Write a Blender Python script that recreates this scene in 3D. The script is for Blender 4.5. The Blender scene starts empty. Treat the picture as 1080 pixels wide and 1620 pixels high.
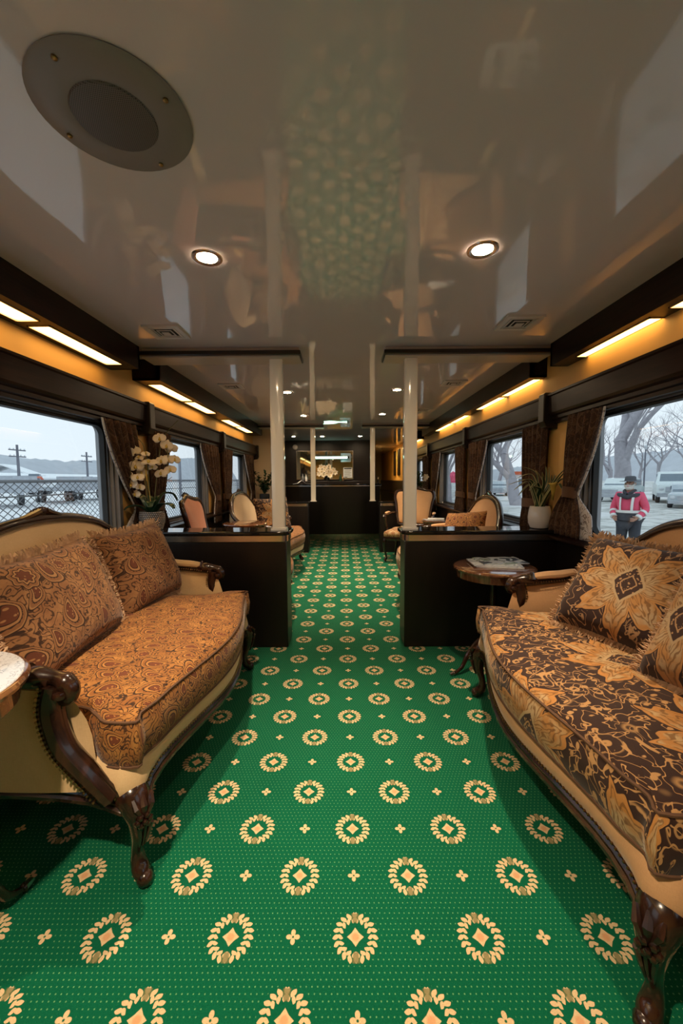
import bpy, bmesh, math, random
from mathutils import Vector, Matrix, Euler
PI = math.pi
R = math.radians
S = bpy.context.scene
COL = S.collection

# ------------------------------------------------------------------ camera
FPX = 634.365
cam_d = bpy.data.cameras.new('camera')
cam = bpy.data.objects.new('camera', cam_d); COL.objects.link(cam)
def cam_rows(p, y, r):
    cx, sx, cy, sy, cr, sr = math.cos(p), math.sin(p), math.cos(y), math.sin(y), math.cos(r), math.sin(r)
    Ry = Matrix(((cy, -sy, 0), (sy, cy, 0), (0, 0, 1)))
    Rx = Matrix(((1, 0, 0), (0, cx, -sx), (0, sx, cx)))
    Rr = Matrix(((cr, 0, sr), (0, 1, 0), (-sr, 0, cr)))
    return Rr @ Rx @ Ry
CM = cam_rows(R(4.6458), R(-.252), R(-.3625))
rt, fw, up = CM[0], CM[1], CM[2]
cam.matrix_world = Matrix(((rt[0], up[0], -fw[0], 0), (rt[1], up[1], -fw[1], 0), (rt[2], up[2], -fw[2], 1.2), (0, 0, 0, 1)))
cam_d.sensor_fit = 'VERTICAL'; cam_d.sensor_height = 24; cam_d.lens = FPX / 1620 * 24
cam_d.clip_start = .02; cam_d.clip_end = 2000
S.camera = cam

# ------------------------------------------------------------------ world, exposure, colour
S.view_settings.view_transform = 'Standard'; S.view_settings.look = 'None'
S.view_settings.gamma = 1; S.view_settings.use_curve_mapping = False
S.view_settings.exposure = 0.45
SKY = 1.05; DOWN = 88.0; STRIP = 5.4
W = bpy.data.worlds.new('overcast_sky'); S.world = W; W.use_nodes = True
wn = W.node_tree; wn.nodes.clear()
wo = wn.nodes.new('ShaderNodeOutputWorld'); wb = wn.nodes.new('ShaderNodeBackground')
wt = wn.nodes.new('ShaderNodeTexCoord'); ws = wn.nodes.new('ShaderNodeSeparateXYZ'); wr = wn.nodes.new('ShaderNodeValToRGB')
wn.links.new(wt.outputs['Generated'], ws.inputs[0]); wn.links.new(ws.outputs[2], wr.inputs[0])
wr.color_ramp.elements[0].position = 0.0; wr.color_ramp.elements[0].color = (.66, .72, .78, 1)
wr.color_ramp.elements[1].position = .45; wr.color_ramp.elements[1].color = (.60, .71, .79, 1)
wn.links.new(wr.outputs[0], wb.inputs[0]); wb.inputs[1].default_value = SKY
wn.links.new(wb.outputs[0], wo.inputs[0])
S.cycles.max_bounces = 8; S.cycles.diffuse_bounces = 4; S.cycles.glossy_bounces = 4
S.cycles.transparent_max_bounces = 12; S.cycles.sample_clamp_indirect = 4
S.cycles.caustics_reflective = False; S.cycles.caustics_refractive = False

# ------------------------------------------------------------------ node graph helpers
class V:
    def __init__(s, g, k): s.g, s.k = g, k
    def _b(s, op, o, rev=False):
        a, b = (o, s) if rev else (s, o)
        return s.g.m(op, a, b)
    def __add__(s, o): return s._b('ADD', o)
    __radd__ = __add__
    def __mul__(s, o): return s._b('MULTIPLY', o)
    __rmul__ = __mul__
    def __sub__(s, o): return s._b('SUBTRACT', o)
    def __rsub__(s, o): return s._b('SUBTRACT', o, True)
    def __truediv__(s, o): return s._b('DIVIDE', o)
    def __lt__(s, o): return s._b('LESS_THAN', o)
    def __gt__(s, o): return s._b('GREATER_THAN', o)

class G:
    def __init__(s, name):
        s.mat = bpy.data.materials.new(name); s.mat.use_nodes = True
        s.nt = s.mat.node_tree; s.nt.nodes.clear()
        s.out = s.nt.nodes.new('ShaderNodeOutputMaterial')
        s.b = s.nt.nodes.new('ShaderNodeBsdfPrincipled'); s.nt.links.new(s.b.outputs[0], s.out.inputs[0])
    def put(s, sock, v):
        if isinstance(v, V): s.nt.links.new(v.k, sock)
        elif isinstance(v, bpy.types.NodeSocket): s.nt.links.new(v, sock)
        elif v is not None:
            if isinstance(v, tuple) and len(v) == 3 and sock.type == 'RGBA': v = v + (1,)
            sock.default_value = v
    def m(s, op, *a):
        n = s.nt.nodes.new('ShaderNodeMath'); n.operation = op
        for i, x in enumerate(a): s.put(n.inputs[i], x)
        return V(s, n.outputs[0])
    def sin(s, x): return s.m('SINE', x)
    def cos(s, x): return s.m('COSINE', x)
    def fr(s, x): return s.m('FRACT', x)
    def fl(s, x): return s.m('FLOOR', x)
    def ab(s, x): return s.m('ABSOLUTE', x)
    def mn(s, a, b): return s.m('MINIMUM', a, b)
    def mx(s, a, b): return s.m('MAXIMUM', a, b)
    def at(s, y, x): return s.m('ARCTAN2', y, x)
    def sq(s, x): return s.m('SQRT', x)
    def ln(s, x, y): return s.sq(x * x + y * y)
    def ss(s, a, b, x, lo=0., hi=1.):
        n = s.nt.nodes.new('ShaderNodeMapRange'); n.interpolation_type = 'SMOOTHSTEP'
        s.put(n.inputs[0], x); n.inputs[1].default_value = a; n.inputs[2].default_value = b
        n.inputs[3].default_value = lo; n.inputs[4].default_value = hi
        return V(s, n.outputs[0])
    def pick(s, f, a, b): return a + (b - a) * f          # scalar mix
    def mix(s, f, a, b):
        n = s.nt.nodes.new('ShaderNodeMix'); n.data_type = 'RGBA'
        s.put(n.inputs[0], f); s.put(n.inputs[6], a); s.put(n.inputs[7], b)
        return n.outputs[2]
    def xyz(s, sock):
        n = s.nt.nodes.new('ShaderNodeSeparateXYZ'); s.nt.links.new(sock, n.inputs[0])
        return [V(s, n.outputs[i]) for i in range(3)]
    def comb(s, x, y, z=0.):
        n = s.nt.nodes.new('ShaderNodeCombineXYZ')
        for i, q in enumerate((x, y, z)): s.put(n.inputs[i], q)
        return n.outputs[0]
    def tc(s, k='Object'): return s.nt.nodes.new('ShaderNodeTexCoord').outputs[k]
    def noise(s, vec, sc, det=2., dis=0., rough=.5, col=False):
        n = s.nt.nodes.new('ShaderNodeTexNoise'); s.nt.links.new(vec, n.inputs['Vector'])
        n.inputs['Scale'].default_value = sc; n.inputs['Detail'].default_value = det
        n.inputs['Distortion'].default_value = dis; n.inputs['Roughness'].default_value = rough
        return n.outputs['Color'] if col else V(s, n.outputs['Fac'])
    def voro(s, vec, sc, feat='F1', out='Distance'):
        n = s.nt.nodes.new('ShaderNodeTexVoronoi'); n.feature = feat; s.nt.links.new(vec, n.inputs['Vector'])
        n.inputs['Scale'].default_value = sc
        return V(s, n.outputs[out])
    def wave(s, vec, sc, dis=4., det=2.):
        n = s.nt.nodes.new('ShaderNodeTexWave'); s.nt.links.new(vec, n.inputs[0])
        n.inputs['Scale'].default_value = sc; n.inputs['Distortion'].default_value = dis; n.inputs['Detail'].default_value = det
        return V(s, n.outputs['Fac'])
    def mapv(s, vec, sc=(1, 1, 1)):
        n = s.nt.nodes.new('ShaderNodeMapping'); s.nt.links.new(vec, n.inputs[0]); n.inputs['Scale'].default_value = sc
        return n.outputs[0]
    def bump(s, h, st=.3, d=.002):
        n = s.nt.nodes.new('ShaderNodeBump'); n.inputs['Strength'].default_value = st; n.inputs['Distance'].default_value = d
        s.put(n.inputs['Height'], h); s.nt.links.new(n.outputs[0], s.b.inputs['Normal'])
    def fin(s, col=None, rough=.5, metal=0., spec=.5, coat=0., sheen=0., emit=None, es=0.):
        b = s.b
        s.put(b.inputs['Base Color'], col); s.put(b.inputs['Roughness'], rough); b.inputs['Metallic'].default_value = metal
        b.inputs['Specular IOR Level'].default_value = spec
        if coat: b.inputs['Coat Weight'].default_value = coat; b.inputs['Coat Roughness'].default_value = .06
        if sheen: b.inputs['Sheen Weight'].default_value = sheen; b.inputs['Sheen Roughness'].default_value = .4
        if emit is not None: s.put(b.inputs['Emission Color'], emit); b.inputs['Emission Strength'].default_value = es
        return s.mat

def flat(name, col, rough=.5, var=.15, sc=6., **k):
    g = G(name); n = g.noise(g.tc(), sc, 3.)
    d = tuple(c * (1 - var) for c in col); u = tuple(min(1, c * (1 + var)) for c in col)
    return g.fin(g.mix(n, d, u), rough, **k)

def wood(name, c1, c2, rough=.25, axis=(1, 14, 14), coat=.3, sc=3., spec=.5):
    g = G(name); v = g.mapv(g.tc(), axis)
    n = g.noise(v, sc, 5., 1.2, .6)
    g.bump(n, .08, .001)
    return g.fin(g.mix(g.ss(.3, .7, n), c1, c2), rough, coat=coat, spec=spec)

def velvet(name, c1, c2):
    g = G(name); o = g.tc(); x, y, z = g.xyz(o)
    w = g.noise(g.mapv(o, (1, 1, 12)), 60., 2.) * .5 + g.noise(g.mapv(o, (12, 12, 1)), 40., 2.) * .5
    n = g.noise(o, 5., 3.)
    g.bump(w, .25, .0015)
    return g.fin(g.mix(g.ss(.2, .8, w * .6 + n * .4), c1, c2), .75, spec=.25, sheen=.25)

# ---- carpet: laurel wreaths and little crosses on green
def mk_carpet():
    g = G('green_wreath_carpet'); x, y, z = g.xyz(g.tc())
    A = .3284
    X = (x - .0253) / A; Y = (y - .961) / A + x * .006
    def cell(dx, dy):
        return (g.fr(X + (.5 + dx)) - .5) * A, (g.fr(Y + (.5 + dy)) - .5) * A
    x1, y1 = cell(0, 0); x2, y2 = cell(.5, .5)
    r1 = g.ln(x1, y1); r2 = g.ln(x2, y2); k = r2 < r1
    u = g.pick(k, x1, x2); v = g.pick(k, y1, y2); r = g.mn(r1, r2)
    ang = g.at(v, g.ab(u))                               # mirrored left / right
    def leaves(rc, hw, n, sl):
        t = g.ab(g.fr(ang * (n / (2 * PI)) + (r - rc) * sl + .5) - .5)
        q = (r - rc) / hw
        return g.ss(.02, .10, (1 - q * q) * .40 - t + .03)
    outer = leaves(.0510, .0100, 20, 20.); inner = leaves(.0400, .0078, 17, -28.)
    tip = g.ss(1.36, 1.44, g.ab(ang))                     # olive knots top and bottom
    ring = g.mx(outer, inner)
    star = g.ab(u) + g.ab(v) - g.ab(g.ab(u) - g.ab(v)) * .12
    dia = 1 - g.ss(.0185, .0205, star)
    core = (1 - g.ss(.006, .013, r)) * .7
    x3, y3 = cell(.5, 0); x4, y4 = cell(0, .5)
    r3 = g.ln(x3, y3); r4 = g.ln(x4, y4); k2 = r4 < r3
    u2 = g.pick(k2, x3, x4); v2 = g.pick(k2, y3, y4); rr = g.mn(r3, r4)
    a2 = g.at(v2, u2)
    cross = 1 - g.ss(-.0012, .0012, rr - (g.ab(g.cos(a2 * 2)) * .0125 + .0055))
    cross = cross * g.ss(.0015, .004, rr)
    D = .0135
    dx = g.fr(x / D + g.fl(y / D) * .5) - .5; dy = g.fr(y / D) - .5
    dot = (1 - g.ss(.09, .17, g.ln(dx, dy))) * g.ss(.062, .066, r) * g.ss(.024, .028, rr)
    n = g.noise(g.tc(), 350., 2.); big = g.noise(g.tc(), 3., 2.)
    base = g.mix(n * .6 + big * .4, (.0005, .070, .031), (.002, .125, .058))
    c = g.mix(dot * .75, base, (.14, .36, .15))
    cream = g.mix(n, (.50, .34, .17), (.74, .56, .33))
    c = g.mix(ring, c, cream)
    c = g.mix(tip * g.ss(.032, .036, r) * (1 - g.ss(.056, .060, r)) * .8, c, (.16, .15, .06))
    c = g.mix(dia, c, cream); c = g.mix(core, c, (.62, .27, .12)); c = g.mix(cross, c, cream)
    g.bump(n, .5, .004)
    return g.fin(c, .95, spec=.1, sheen=.1)

# ---- paisley: nested teardrops, medallions and contour lines
def mk_paisley(name, gold, mid, dark, rust, sc=1.):
    g = G(name); u, v, _ = g.xyz(g.tc('UV'))
    vec0 = g.comb(u, v)
    wx, wy, wz = g.xyz(g.noise(vec0, 9. * sc, 2., col=True))
    u = (u + (wx - .5) * .035 / sc) * sc; v = (v + (wy - .5) * .035 / sc) * sc
    vec = g.comb(u, v)
    T = .20
    def tear(ox, oy, h, w, bend, flip):
        cx = g.fr(u / T + ox) - .5; cy = g.fr(v / T + oy + g.fl(u / T + ox) * .5) - .5
        s = g.m('SUBTRACT', g.m('MULTIPLY', g.m('MODULO', g.ab(g.fl(u / T + ox)), 2.), 2.), 1.)
        px = cx * T * s * flip; py = cy * T
        qx = px - py * py * bend + .004
        ww = (1 - py * (.62 / h)) * w
        return g.ln(qx / ww, py / h), g.at(py, qx)
    d1, a1 = tear(.1, .2, .066, .034, 7., 1.)
    d2, a2 = tear(.62, .55, .050, .026, 8., -1.)
    # medallion
    mx_ = (g.fr(u / T + .62) - .5) * T; my = (g.fr(v / T * .5 + .1) - .5) * T * 2
    ra = g.at(my, mx_); rm = g.ln(mx_, my) / .045 + g.cos(ra * 8) * .09
    # vines: contours of warped cells
    cells = g.voro(vec, 16.)
    vn = g.noise(vec, 14., 1.5, 1.5)
    con = g.ab(g.fr(cells * 4.2 + vn * 3.4) - .5)
    line = 1 - g.ss(.09, .17, con)
    acc = g.ss(.62, .66, g.noise(vec, 34., 1., .8))
    dots = 1 - g.ss(.16, .26, g.voro(vec, 75.))
    n = g.noise(vec0, 260., 2.)
    base = g.mix(g.ss(.3, .7, g.noise(vec, 11., 2.)), gold, mid)
    c = g.mix(line * .85, base, dark)
    c = g.mix(dots * .35, c, rust)
    c = g.mix(acc * .9, c, dark)
    def rings(c, d, a):
        inside = 1 - g.ss(1.0, 1.06, d)
        frill = g.ab(g.fr(a * (26 / (2 * PI))) - .5)
        edge = g.ss(.84, .88, d + frill * .12) * inside
        cc = g.mix(g.ss(.72, .76, d), gold, dark)
        cc = g.mix(1 - g.ss(.66, .70, d), cc, gold)
        cc = g.mix(1 - g.ss(.55, .58, d), cc, dark)
        cc = g.mix(1 - g.ss(.48, .52, d), cc, rust)
        bead = (1 - g.ss(.22, .32, g.voro(vec, 62.)))
        cc = g.mix((1 - g.ss(.44, .48, d)) * bead, cc, gold)
        cc = g.mix(edge, cc, mid)
        c = g.mix(1 - g.ss(1.18, 1.24, d), c, dark)
        c = g.mix(1 - g.ss(1.10, 1.14, d), c, gold)
        return g.mix(inside, c, cc)
    c = rings(c, d2, a2); c = rings(c, d1, a1); c = rings(c, rm, ra * .6)
    c = g.mix(n * .35, c, dark)
    g.bump(n * .5 + line * -.3, .25, .001)
    return g.fin(c, .8, spec=.2, sheen=.15)

# ---- damask: big pointed flowers, vines, dark ground
def mk_damask(name, ground, vine, gold, beige, TX=.46, TY=.52, off=(0., 0.), K=1.):
    g = G(name); u, v, _ = g.xyz(g.tc('UV')); vec0 = g.comb(u, v)
    wx, wy, wz = g.xyz(g.noise(vec0, 16., 2., col=True))
    U = u + (wx - .5) * .018 + off[0]; Vv = v + (wy - .5) * .018 + off[1]
    vec = g.comb(U, Vv)
    row = g.fl(Vv / TY)
    fx = (g.fr(U / TX + row * .5) - .5) * TX; fy = (g.fr(Vv / TY) - .5) * TY
    r = g.ln(fx, fy) / K; a = g.at(fy, fx)
    pet = g.ab(g.fr(a * (8 / (2 * PI)) + .5) - .5) * 2           # 0 in the middle of a petal, 1 between petals
    lobe = g.sin(a * 24.) * .006
    R1 = .205 - g.m('POWER', pet, 2.3) * .085 + lobe + (1 - g.ss(0., .18, pet)) * .030
    d = r - R1                                                    # <0 inside the flower
    petals = 1 - g.ss(-.002, .002, d)
    rim = g.ss(-.024, -.018, d) * petals
    dk = g.ss(-.004, -.001, d) * (1 - g.ss(.006, .010, d))
    cont = g.ab(g.fr(d * 26. + g.noise(vec, 22., 2.) * 2.2) - .5)
    lace = 1 - g.ss(.10, .22, cont)
    spots = 1 - g.ss(.2, .32, g.voro(vec, 48.))
    core_r = g.ab(fx) * 1.0 + g.ab(fy) * .62 + r * .30
    core = 1 - g.ss(.066, .069, core_r)
    halo = 1 - g.ss(.078, .082, core_r)
    # vines on the ground
    nn = g.noise(vec, 10., 1.5, 1.)
    vline = g.mx(1 - g.ss(.030, .052, g.ab(g.fr(nn * 4.2) - .5)), 1 - g.ss(.03, .055, g.ab(g.fr(g.noise(vec, 19., 1., .6) * 3.0) - .5)))
    leaf_v = g.voro(g.comb(U * 1.0, Vv * .7 + U * .3), 34.)
    leafs = (1 - g.ss(.30, .36, leaf_v + g.noise(vec, 60., 1.) * .18)) * g.ss(.36, .46, g.noise(vec, 13., 1.))
    curl_d = g.voro(vec, 8.5)
    curl = (1 - g.ss(.08, .16, g.ab(g.fr(curl_d * 4.2 + .1) - .5))) * (1 - g.ss(.30, .36, curl_d))
    n = g.noise(vec0, 300., 2.)
    c = g.mix(n * .5, ground, tuple(q * 1.8 for q in ground))
    c = g.mix(g.mx(g.mx(vline, leafs), curl * .9), c, vine)
    pc = g.mix(g.ss(.35, .65, g.noise(vec, 18., 2.)), gold, beige)
    pc = g.mix(lace * .8, pc, tuple(q * .42 for q in gold))
    pc = g.mix(spots * .25, pc, ground)
    pc = g.mix(g.ss(.72, .9, pet) * g.ss(.10, .12, r) * .5, pc, gold)
    c = g.mix(petals, c, pc); c = g.mix(rim * .9, c, tuple(q * 1.12 for q in gold)); c = g.mix(dk, c, ground)
    c = g.mix(halo, c, beige)
    bead = 1 - g.ss(.25, .36, g.voro(vec, 82.))
    c = g.mix(core, c, g.mix(bead, tuple(q * 1.5 for q in ground), vine))
    ring2 = 1 - g.ss(.002, .0045, g.ab(core_r - .036))
    c = g.mix(ring2 * core, c, vine)
    c = g.mix(n * .3, c, ground)
    g.bump(n, .2, .001)
    return g.fin(c, .8, spec=.2, sheen=.15)

def mk_glass():
    g = G('window_glass'); nt = g.nt
    t = nt.nodes.new('ShaderNodeBsdfTransparent'); t.inputs[0].default_value = (.96, .98, .98, 1)
    gl = nt.nodes.new('ShaderNodeBsdfGlossy'); gl.inputs['Roughness'].default_value = .01
    lw = nt.nodes.new('ShaderNodeLayerWeight'); f = nt.nodes.new('ShaderNodeMath'); f.operation = 'MULTIPLY_ADD'
    pw = nt.nodes.new('ShaderNodeMath'); pw.operation = 'POWER'; nt.links.new(lw.outputs['Facing'], pw.inputs[0]); pw.inputs[1].default_value = 5.
    nt.links.new(pw.outputs[0], f.inputs[0]); f.inputs[1].default_value = .7; f.inputs[2].default_value = .025
    mx = nt.nodes.new('ShaderNodeMixShader')
    nt.links.new(f.outputs[0], mx.inputs[0]); nt.links.new(t.outputs[0], mx.inputs[1]); nt.links.new(gl.outputs[0], mx.inputs[2])
    nt.links.new(mx.outputs[0], g.out.inputs[0]); return g.mat

def mk_ceiling():
    g = G('gloss_ceiling_paint'); o = g.tc()
    n = g.noise(o, 2.2, 1.)
    fine = g.noise(o, 90., 2.)
    g.bump(n * .9 + fine * .012, .22, .02)
    return g.fin((.68, .61, .64), .02, spec=.86)

def emis(name, col, st):
    g = G(name); return g.fin((.8, .8, .8), .4, emit=col, es=st)

M = {}
M['carpet'] = mk_carpet()
M['paisley'] = mk_paisley('gold_paisley_fabric', (.47, .21, .055), (.29, .11, .028), (.022, .010, .007), (.16, .045, .018), 1.3)
M['paisley_pillow'] = mk_paisley('brown_paisley_fabric', (.36, .18, .075), (.24, .105, .042), (.030, .014, .009), (.13, .040, .020), 1.15)
M['damask'] = mk_damask('brown_damask_fabric', (.030, .014, .010), (.50, .27, .105), (.46, .20, .05), (.50, .34, .17), .46, .56, (.02, .08))
M['damask_pillow'] = mk_damask('brown_damask_pillow_fabric', (.028, .014, .011), (.40, .23, .11), (.40, .19, .06), (.42, .29, .16), .50, .50, (.25, .25), .95)
M['damask_seat'] = mk_damask('pale_damask_seat_fabric', (.20, .09, .04), (.62, .42, .22), (.50, .28, .10), (.62, .48, .30), .20, .22, (0, 0), .42)
M['curtain'] = mk_damask('brown_curtain_fabric', (.040, .020, .013), (.115, .060, .032), (.10, .048, .024), (.14, .082, .050), .24, .30, (.1, .1), .5)
def mk_lining():
    g = G('silver_curtain_lining'); o = g.tc(); n = g.noise(o, 22., 2., 1.5)
    k = 1 - g.ss(.06, .14, g.ab(g.fr(n * 3.4) - .5))
    return g.fin(g.mix(k, (.58, .54, .53), (.17, .13, .12)), .55, spec=.4)
M['lining'] = mk_lining()
M['velvet'] = velvet('tan_velvet', (.58, .38, .19), (.72, .50, .27))
M['velvet_pale'] = velvet('pale_tan_velvet', (.52, .38, .22), (.66, .50, .32))
M['velvet_salmon'] = velvet('salmon_velvet', (.50, .20, .13), (.62, .27, .18))
M['velvet_brown'] = velvet('brown_tan_velvet', (.46, .25, .115), (.58, .33, .16))
M['weave'] = velvet('woven_back_cloth', (.42, .30, .22), (.58, .46, .38))
M['fringe'] = flat('tan_fringe', (.50, .32, .19), .9, .45, 60.)
M['piping'] = flat('brown_piping', (.10, .045, .02), .8, .3, 40.)
M['mahogany'] = wood('carved_mahogany', (.010, .0045, .003), (.040, .014, .007), .24, (6, 6, 1.5), .3)
M['tabletop'] = wood('polished_tabletop', (.085, .030, .014), (.20, .085, .040), .10, (2, 14, 2), .8)
M['dark_wood'] = wood('dark_valance_wood', (.008, .0035, .0025), (.022, .009, .006), .33, (14, 1, 14), 0, spec=.2)
M['espresso'] = wood('near_black_panel', (.005, .0025, .0025), (.009, .005, .004), .38, (6, 6, 1), 0)
M['granite'] = flat('black_granite', (.012, .011, .011), .05, .6, 120.)
M['chrome'] = flat('brushed_metal_edge', (.62, .57, .52), .22, .05, 30., metal=1.)
M['alu'] = flat('window_aluminium', (.27, .27, .28), .38, .12, 9., metal=.7)
M['gasket'] = flat('black_rubber', (.012, .012, .012), .5)
M['glass'] = mk_glass()
M['ceiling'] = mk_ceiling()
M['wall'] = flat('tan_wall_panel', (.70, .40, .115), .55, .06, 2.)
M['cream_wall'] = flat('cream_wall_panel', (.62, .50, .36), .55, .06, 2.)
M['post'] = flat('cream_gloss_paint', (.90, .84, .74), .12, .03, 3., coat=.5)
M['soffit'] = flat('white_soffit_paint', (.50, .43, .37), .3, .05, 3.)
M['trimdark'] = flat('dark_trim', (.012, .007, .006), .3, .3, 12.)
M['speaker'] = flat('grey_speaker_paint', (.21, .19, .185), .45, .06, 8.)
def mk_grille():
    g = G('perforated_grille'); x, y, z = g.xyz(g.tc()); D = .0045
    q = g.ln(g.fr(x / D + g.fl(y / D) * .5) - .5, g.fr(y / D) - .5)
    return g.fin(g.mix(g.ss(.24, .32, q), (.02, .018, .018), (.12, .11, .105)), .5)
M['grille'] = mk_grille()
M['vent'] = flat('vent_paint', (.56, .52, .50), .35, .05)
M['black'] = flat('matt_black', (.006, .006, .006), .6)
M['strip'] = emis('fluorescent_diffuser', (1, .58, .18), STRIP)
M['bulb'] = emis('downlight_lamp', (1, .74, .46), 260.)
M['brass'] = flat('antique_brass', (.32, .19, .085), .30, .3, 60., metal=1.)
M['ceramic'] = flat('white_glazed_ceramic', (.60, .58, .56), .10, .03, 4., coat=.5)
def mk_hammer():
    g = G('hammered_silver_pot'); x, y, z = g.xyz(g.tc()); a = g.at(y, x)
    D = .0125; row = g.fl(z / D)
    q = g.ln(g.fr(a * (40 / (2 * PI)) + row * .5) - .5, g.fr(z / D) - .5)
    g.bump(1 - g.ss(.1, .5, q), .9, .004)
    return g.fin(g.mix(g.ss(.2, .5, q), (.62, .55, .49), (.07, .06, .055)), .35, metal=.6)
M['hammer'] = mk_hammer()
M['soil'] = flat('dark_potting_moss', (.035, .024, .014), .95, .5, 80.)
M['petal'] = flat('cream_petal', (.80, .68, .52), .6, .08, 30.)
M['petal_centre'] = flat('yellow_flower_centre', (.62, .42, .08), .6)
M['stem'] = flat('green_brown_stem', (.10, .10, .035), .6, .3, 20.)
M['leaf'] = flat('dark_green_leaf', (.012, .042, .016), .35, .4, 12.)
def mk_stripe_leaf():
    g = G('striped_leaf'); u, v, _ = g.xyz(g.tc('UV'))
    e = g.ab(u - .5) * 2
    return g.fin(g.mix(g.ss(.62, .72, e), (.018, .055, .020), (.46, .42, .20)), .4)
M['stripe_leaf'] = mk_stripe_leaf()
M['paper'] = flat('white_paper', (.84, .85, .86), .35, .05, 20.)
def mk_cover(name, a, b, c, sc):
    g = G(name); o = g.tc(); n = g.noise(o, sc, 2., 1.)
    col = g.mix(g.ss(.42, .48, n), a, b)
    return g.fin(g.mix(g.ss(.58, .62, n), col, c), .22, coat=.3)
M['cover1'] = mk_cover('magazine_cover_dark', (.03, .035, .045), (.45, .48, .52), (.10, .16, .07), 9.)
M['cover2'] = mk_cover('magazine_cover_pale', (.78, .80, .82), (.45, .48, .52), (.86, .87, .88), 14.)
def mk_reflection_top():
    g = G('pale_reflection_top'); o = g.tc(); n = g.noise(o, 26., 3., 2.5)
    l = 1 - g.ss(.03, .09, g.ab(g.fr(n * 3.2) - .5))
    return g.fin(g.mix(l * .7, (.62, .63, .67), (.20, .20, .22)), .08, coat=.6)
M['stone'] = mk_reflection_top()  # pale tone stands in for the window's reflection on the table top
M['plastic'] = flat('white_plastic', (.62, .58, .52), .4)
# ------------------------------------------------------------------ geometry helpers
def cr(pts, n=6, closed=False):
    """Catmull-Rom through points (any dimension)."""
    P = [tuple(p) for p in pts]; out = []; m = len(P)
    segs = m if closed else m - 1
    for i in range(segs):
        if closed: p0, p1, p2, p3 = P[(i - 1) % m], P[i], P[(i + 1) % m], P[(i + 2) % m]
        else: p0, p1, p2, p3 = P[max(i - 1, 0)], P[i], P[i + 1], P[min(i + 2, m - 1)]
        for k in range(n):
            t = k / n
            out.append(tuple(.5 * (2 * b + (c - a) * t + (2 * a - 5 * b + 4 * c - d) * t * t + (3 * b - a - 3 * c + d) * t ** 3)
                             for a, b, c, d in zip(p0, p1, p2, p3)))
    if not closed: out.append(P[-1])
    return out

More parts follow.
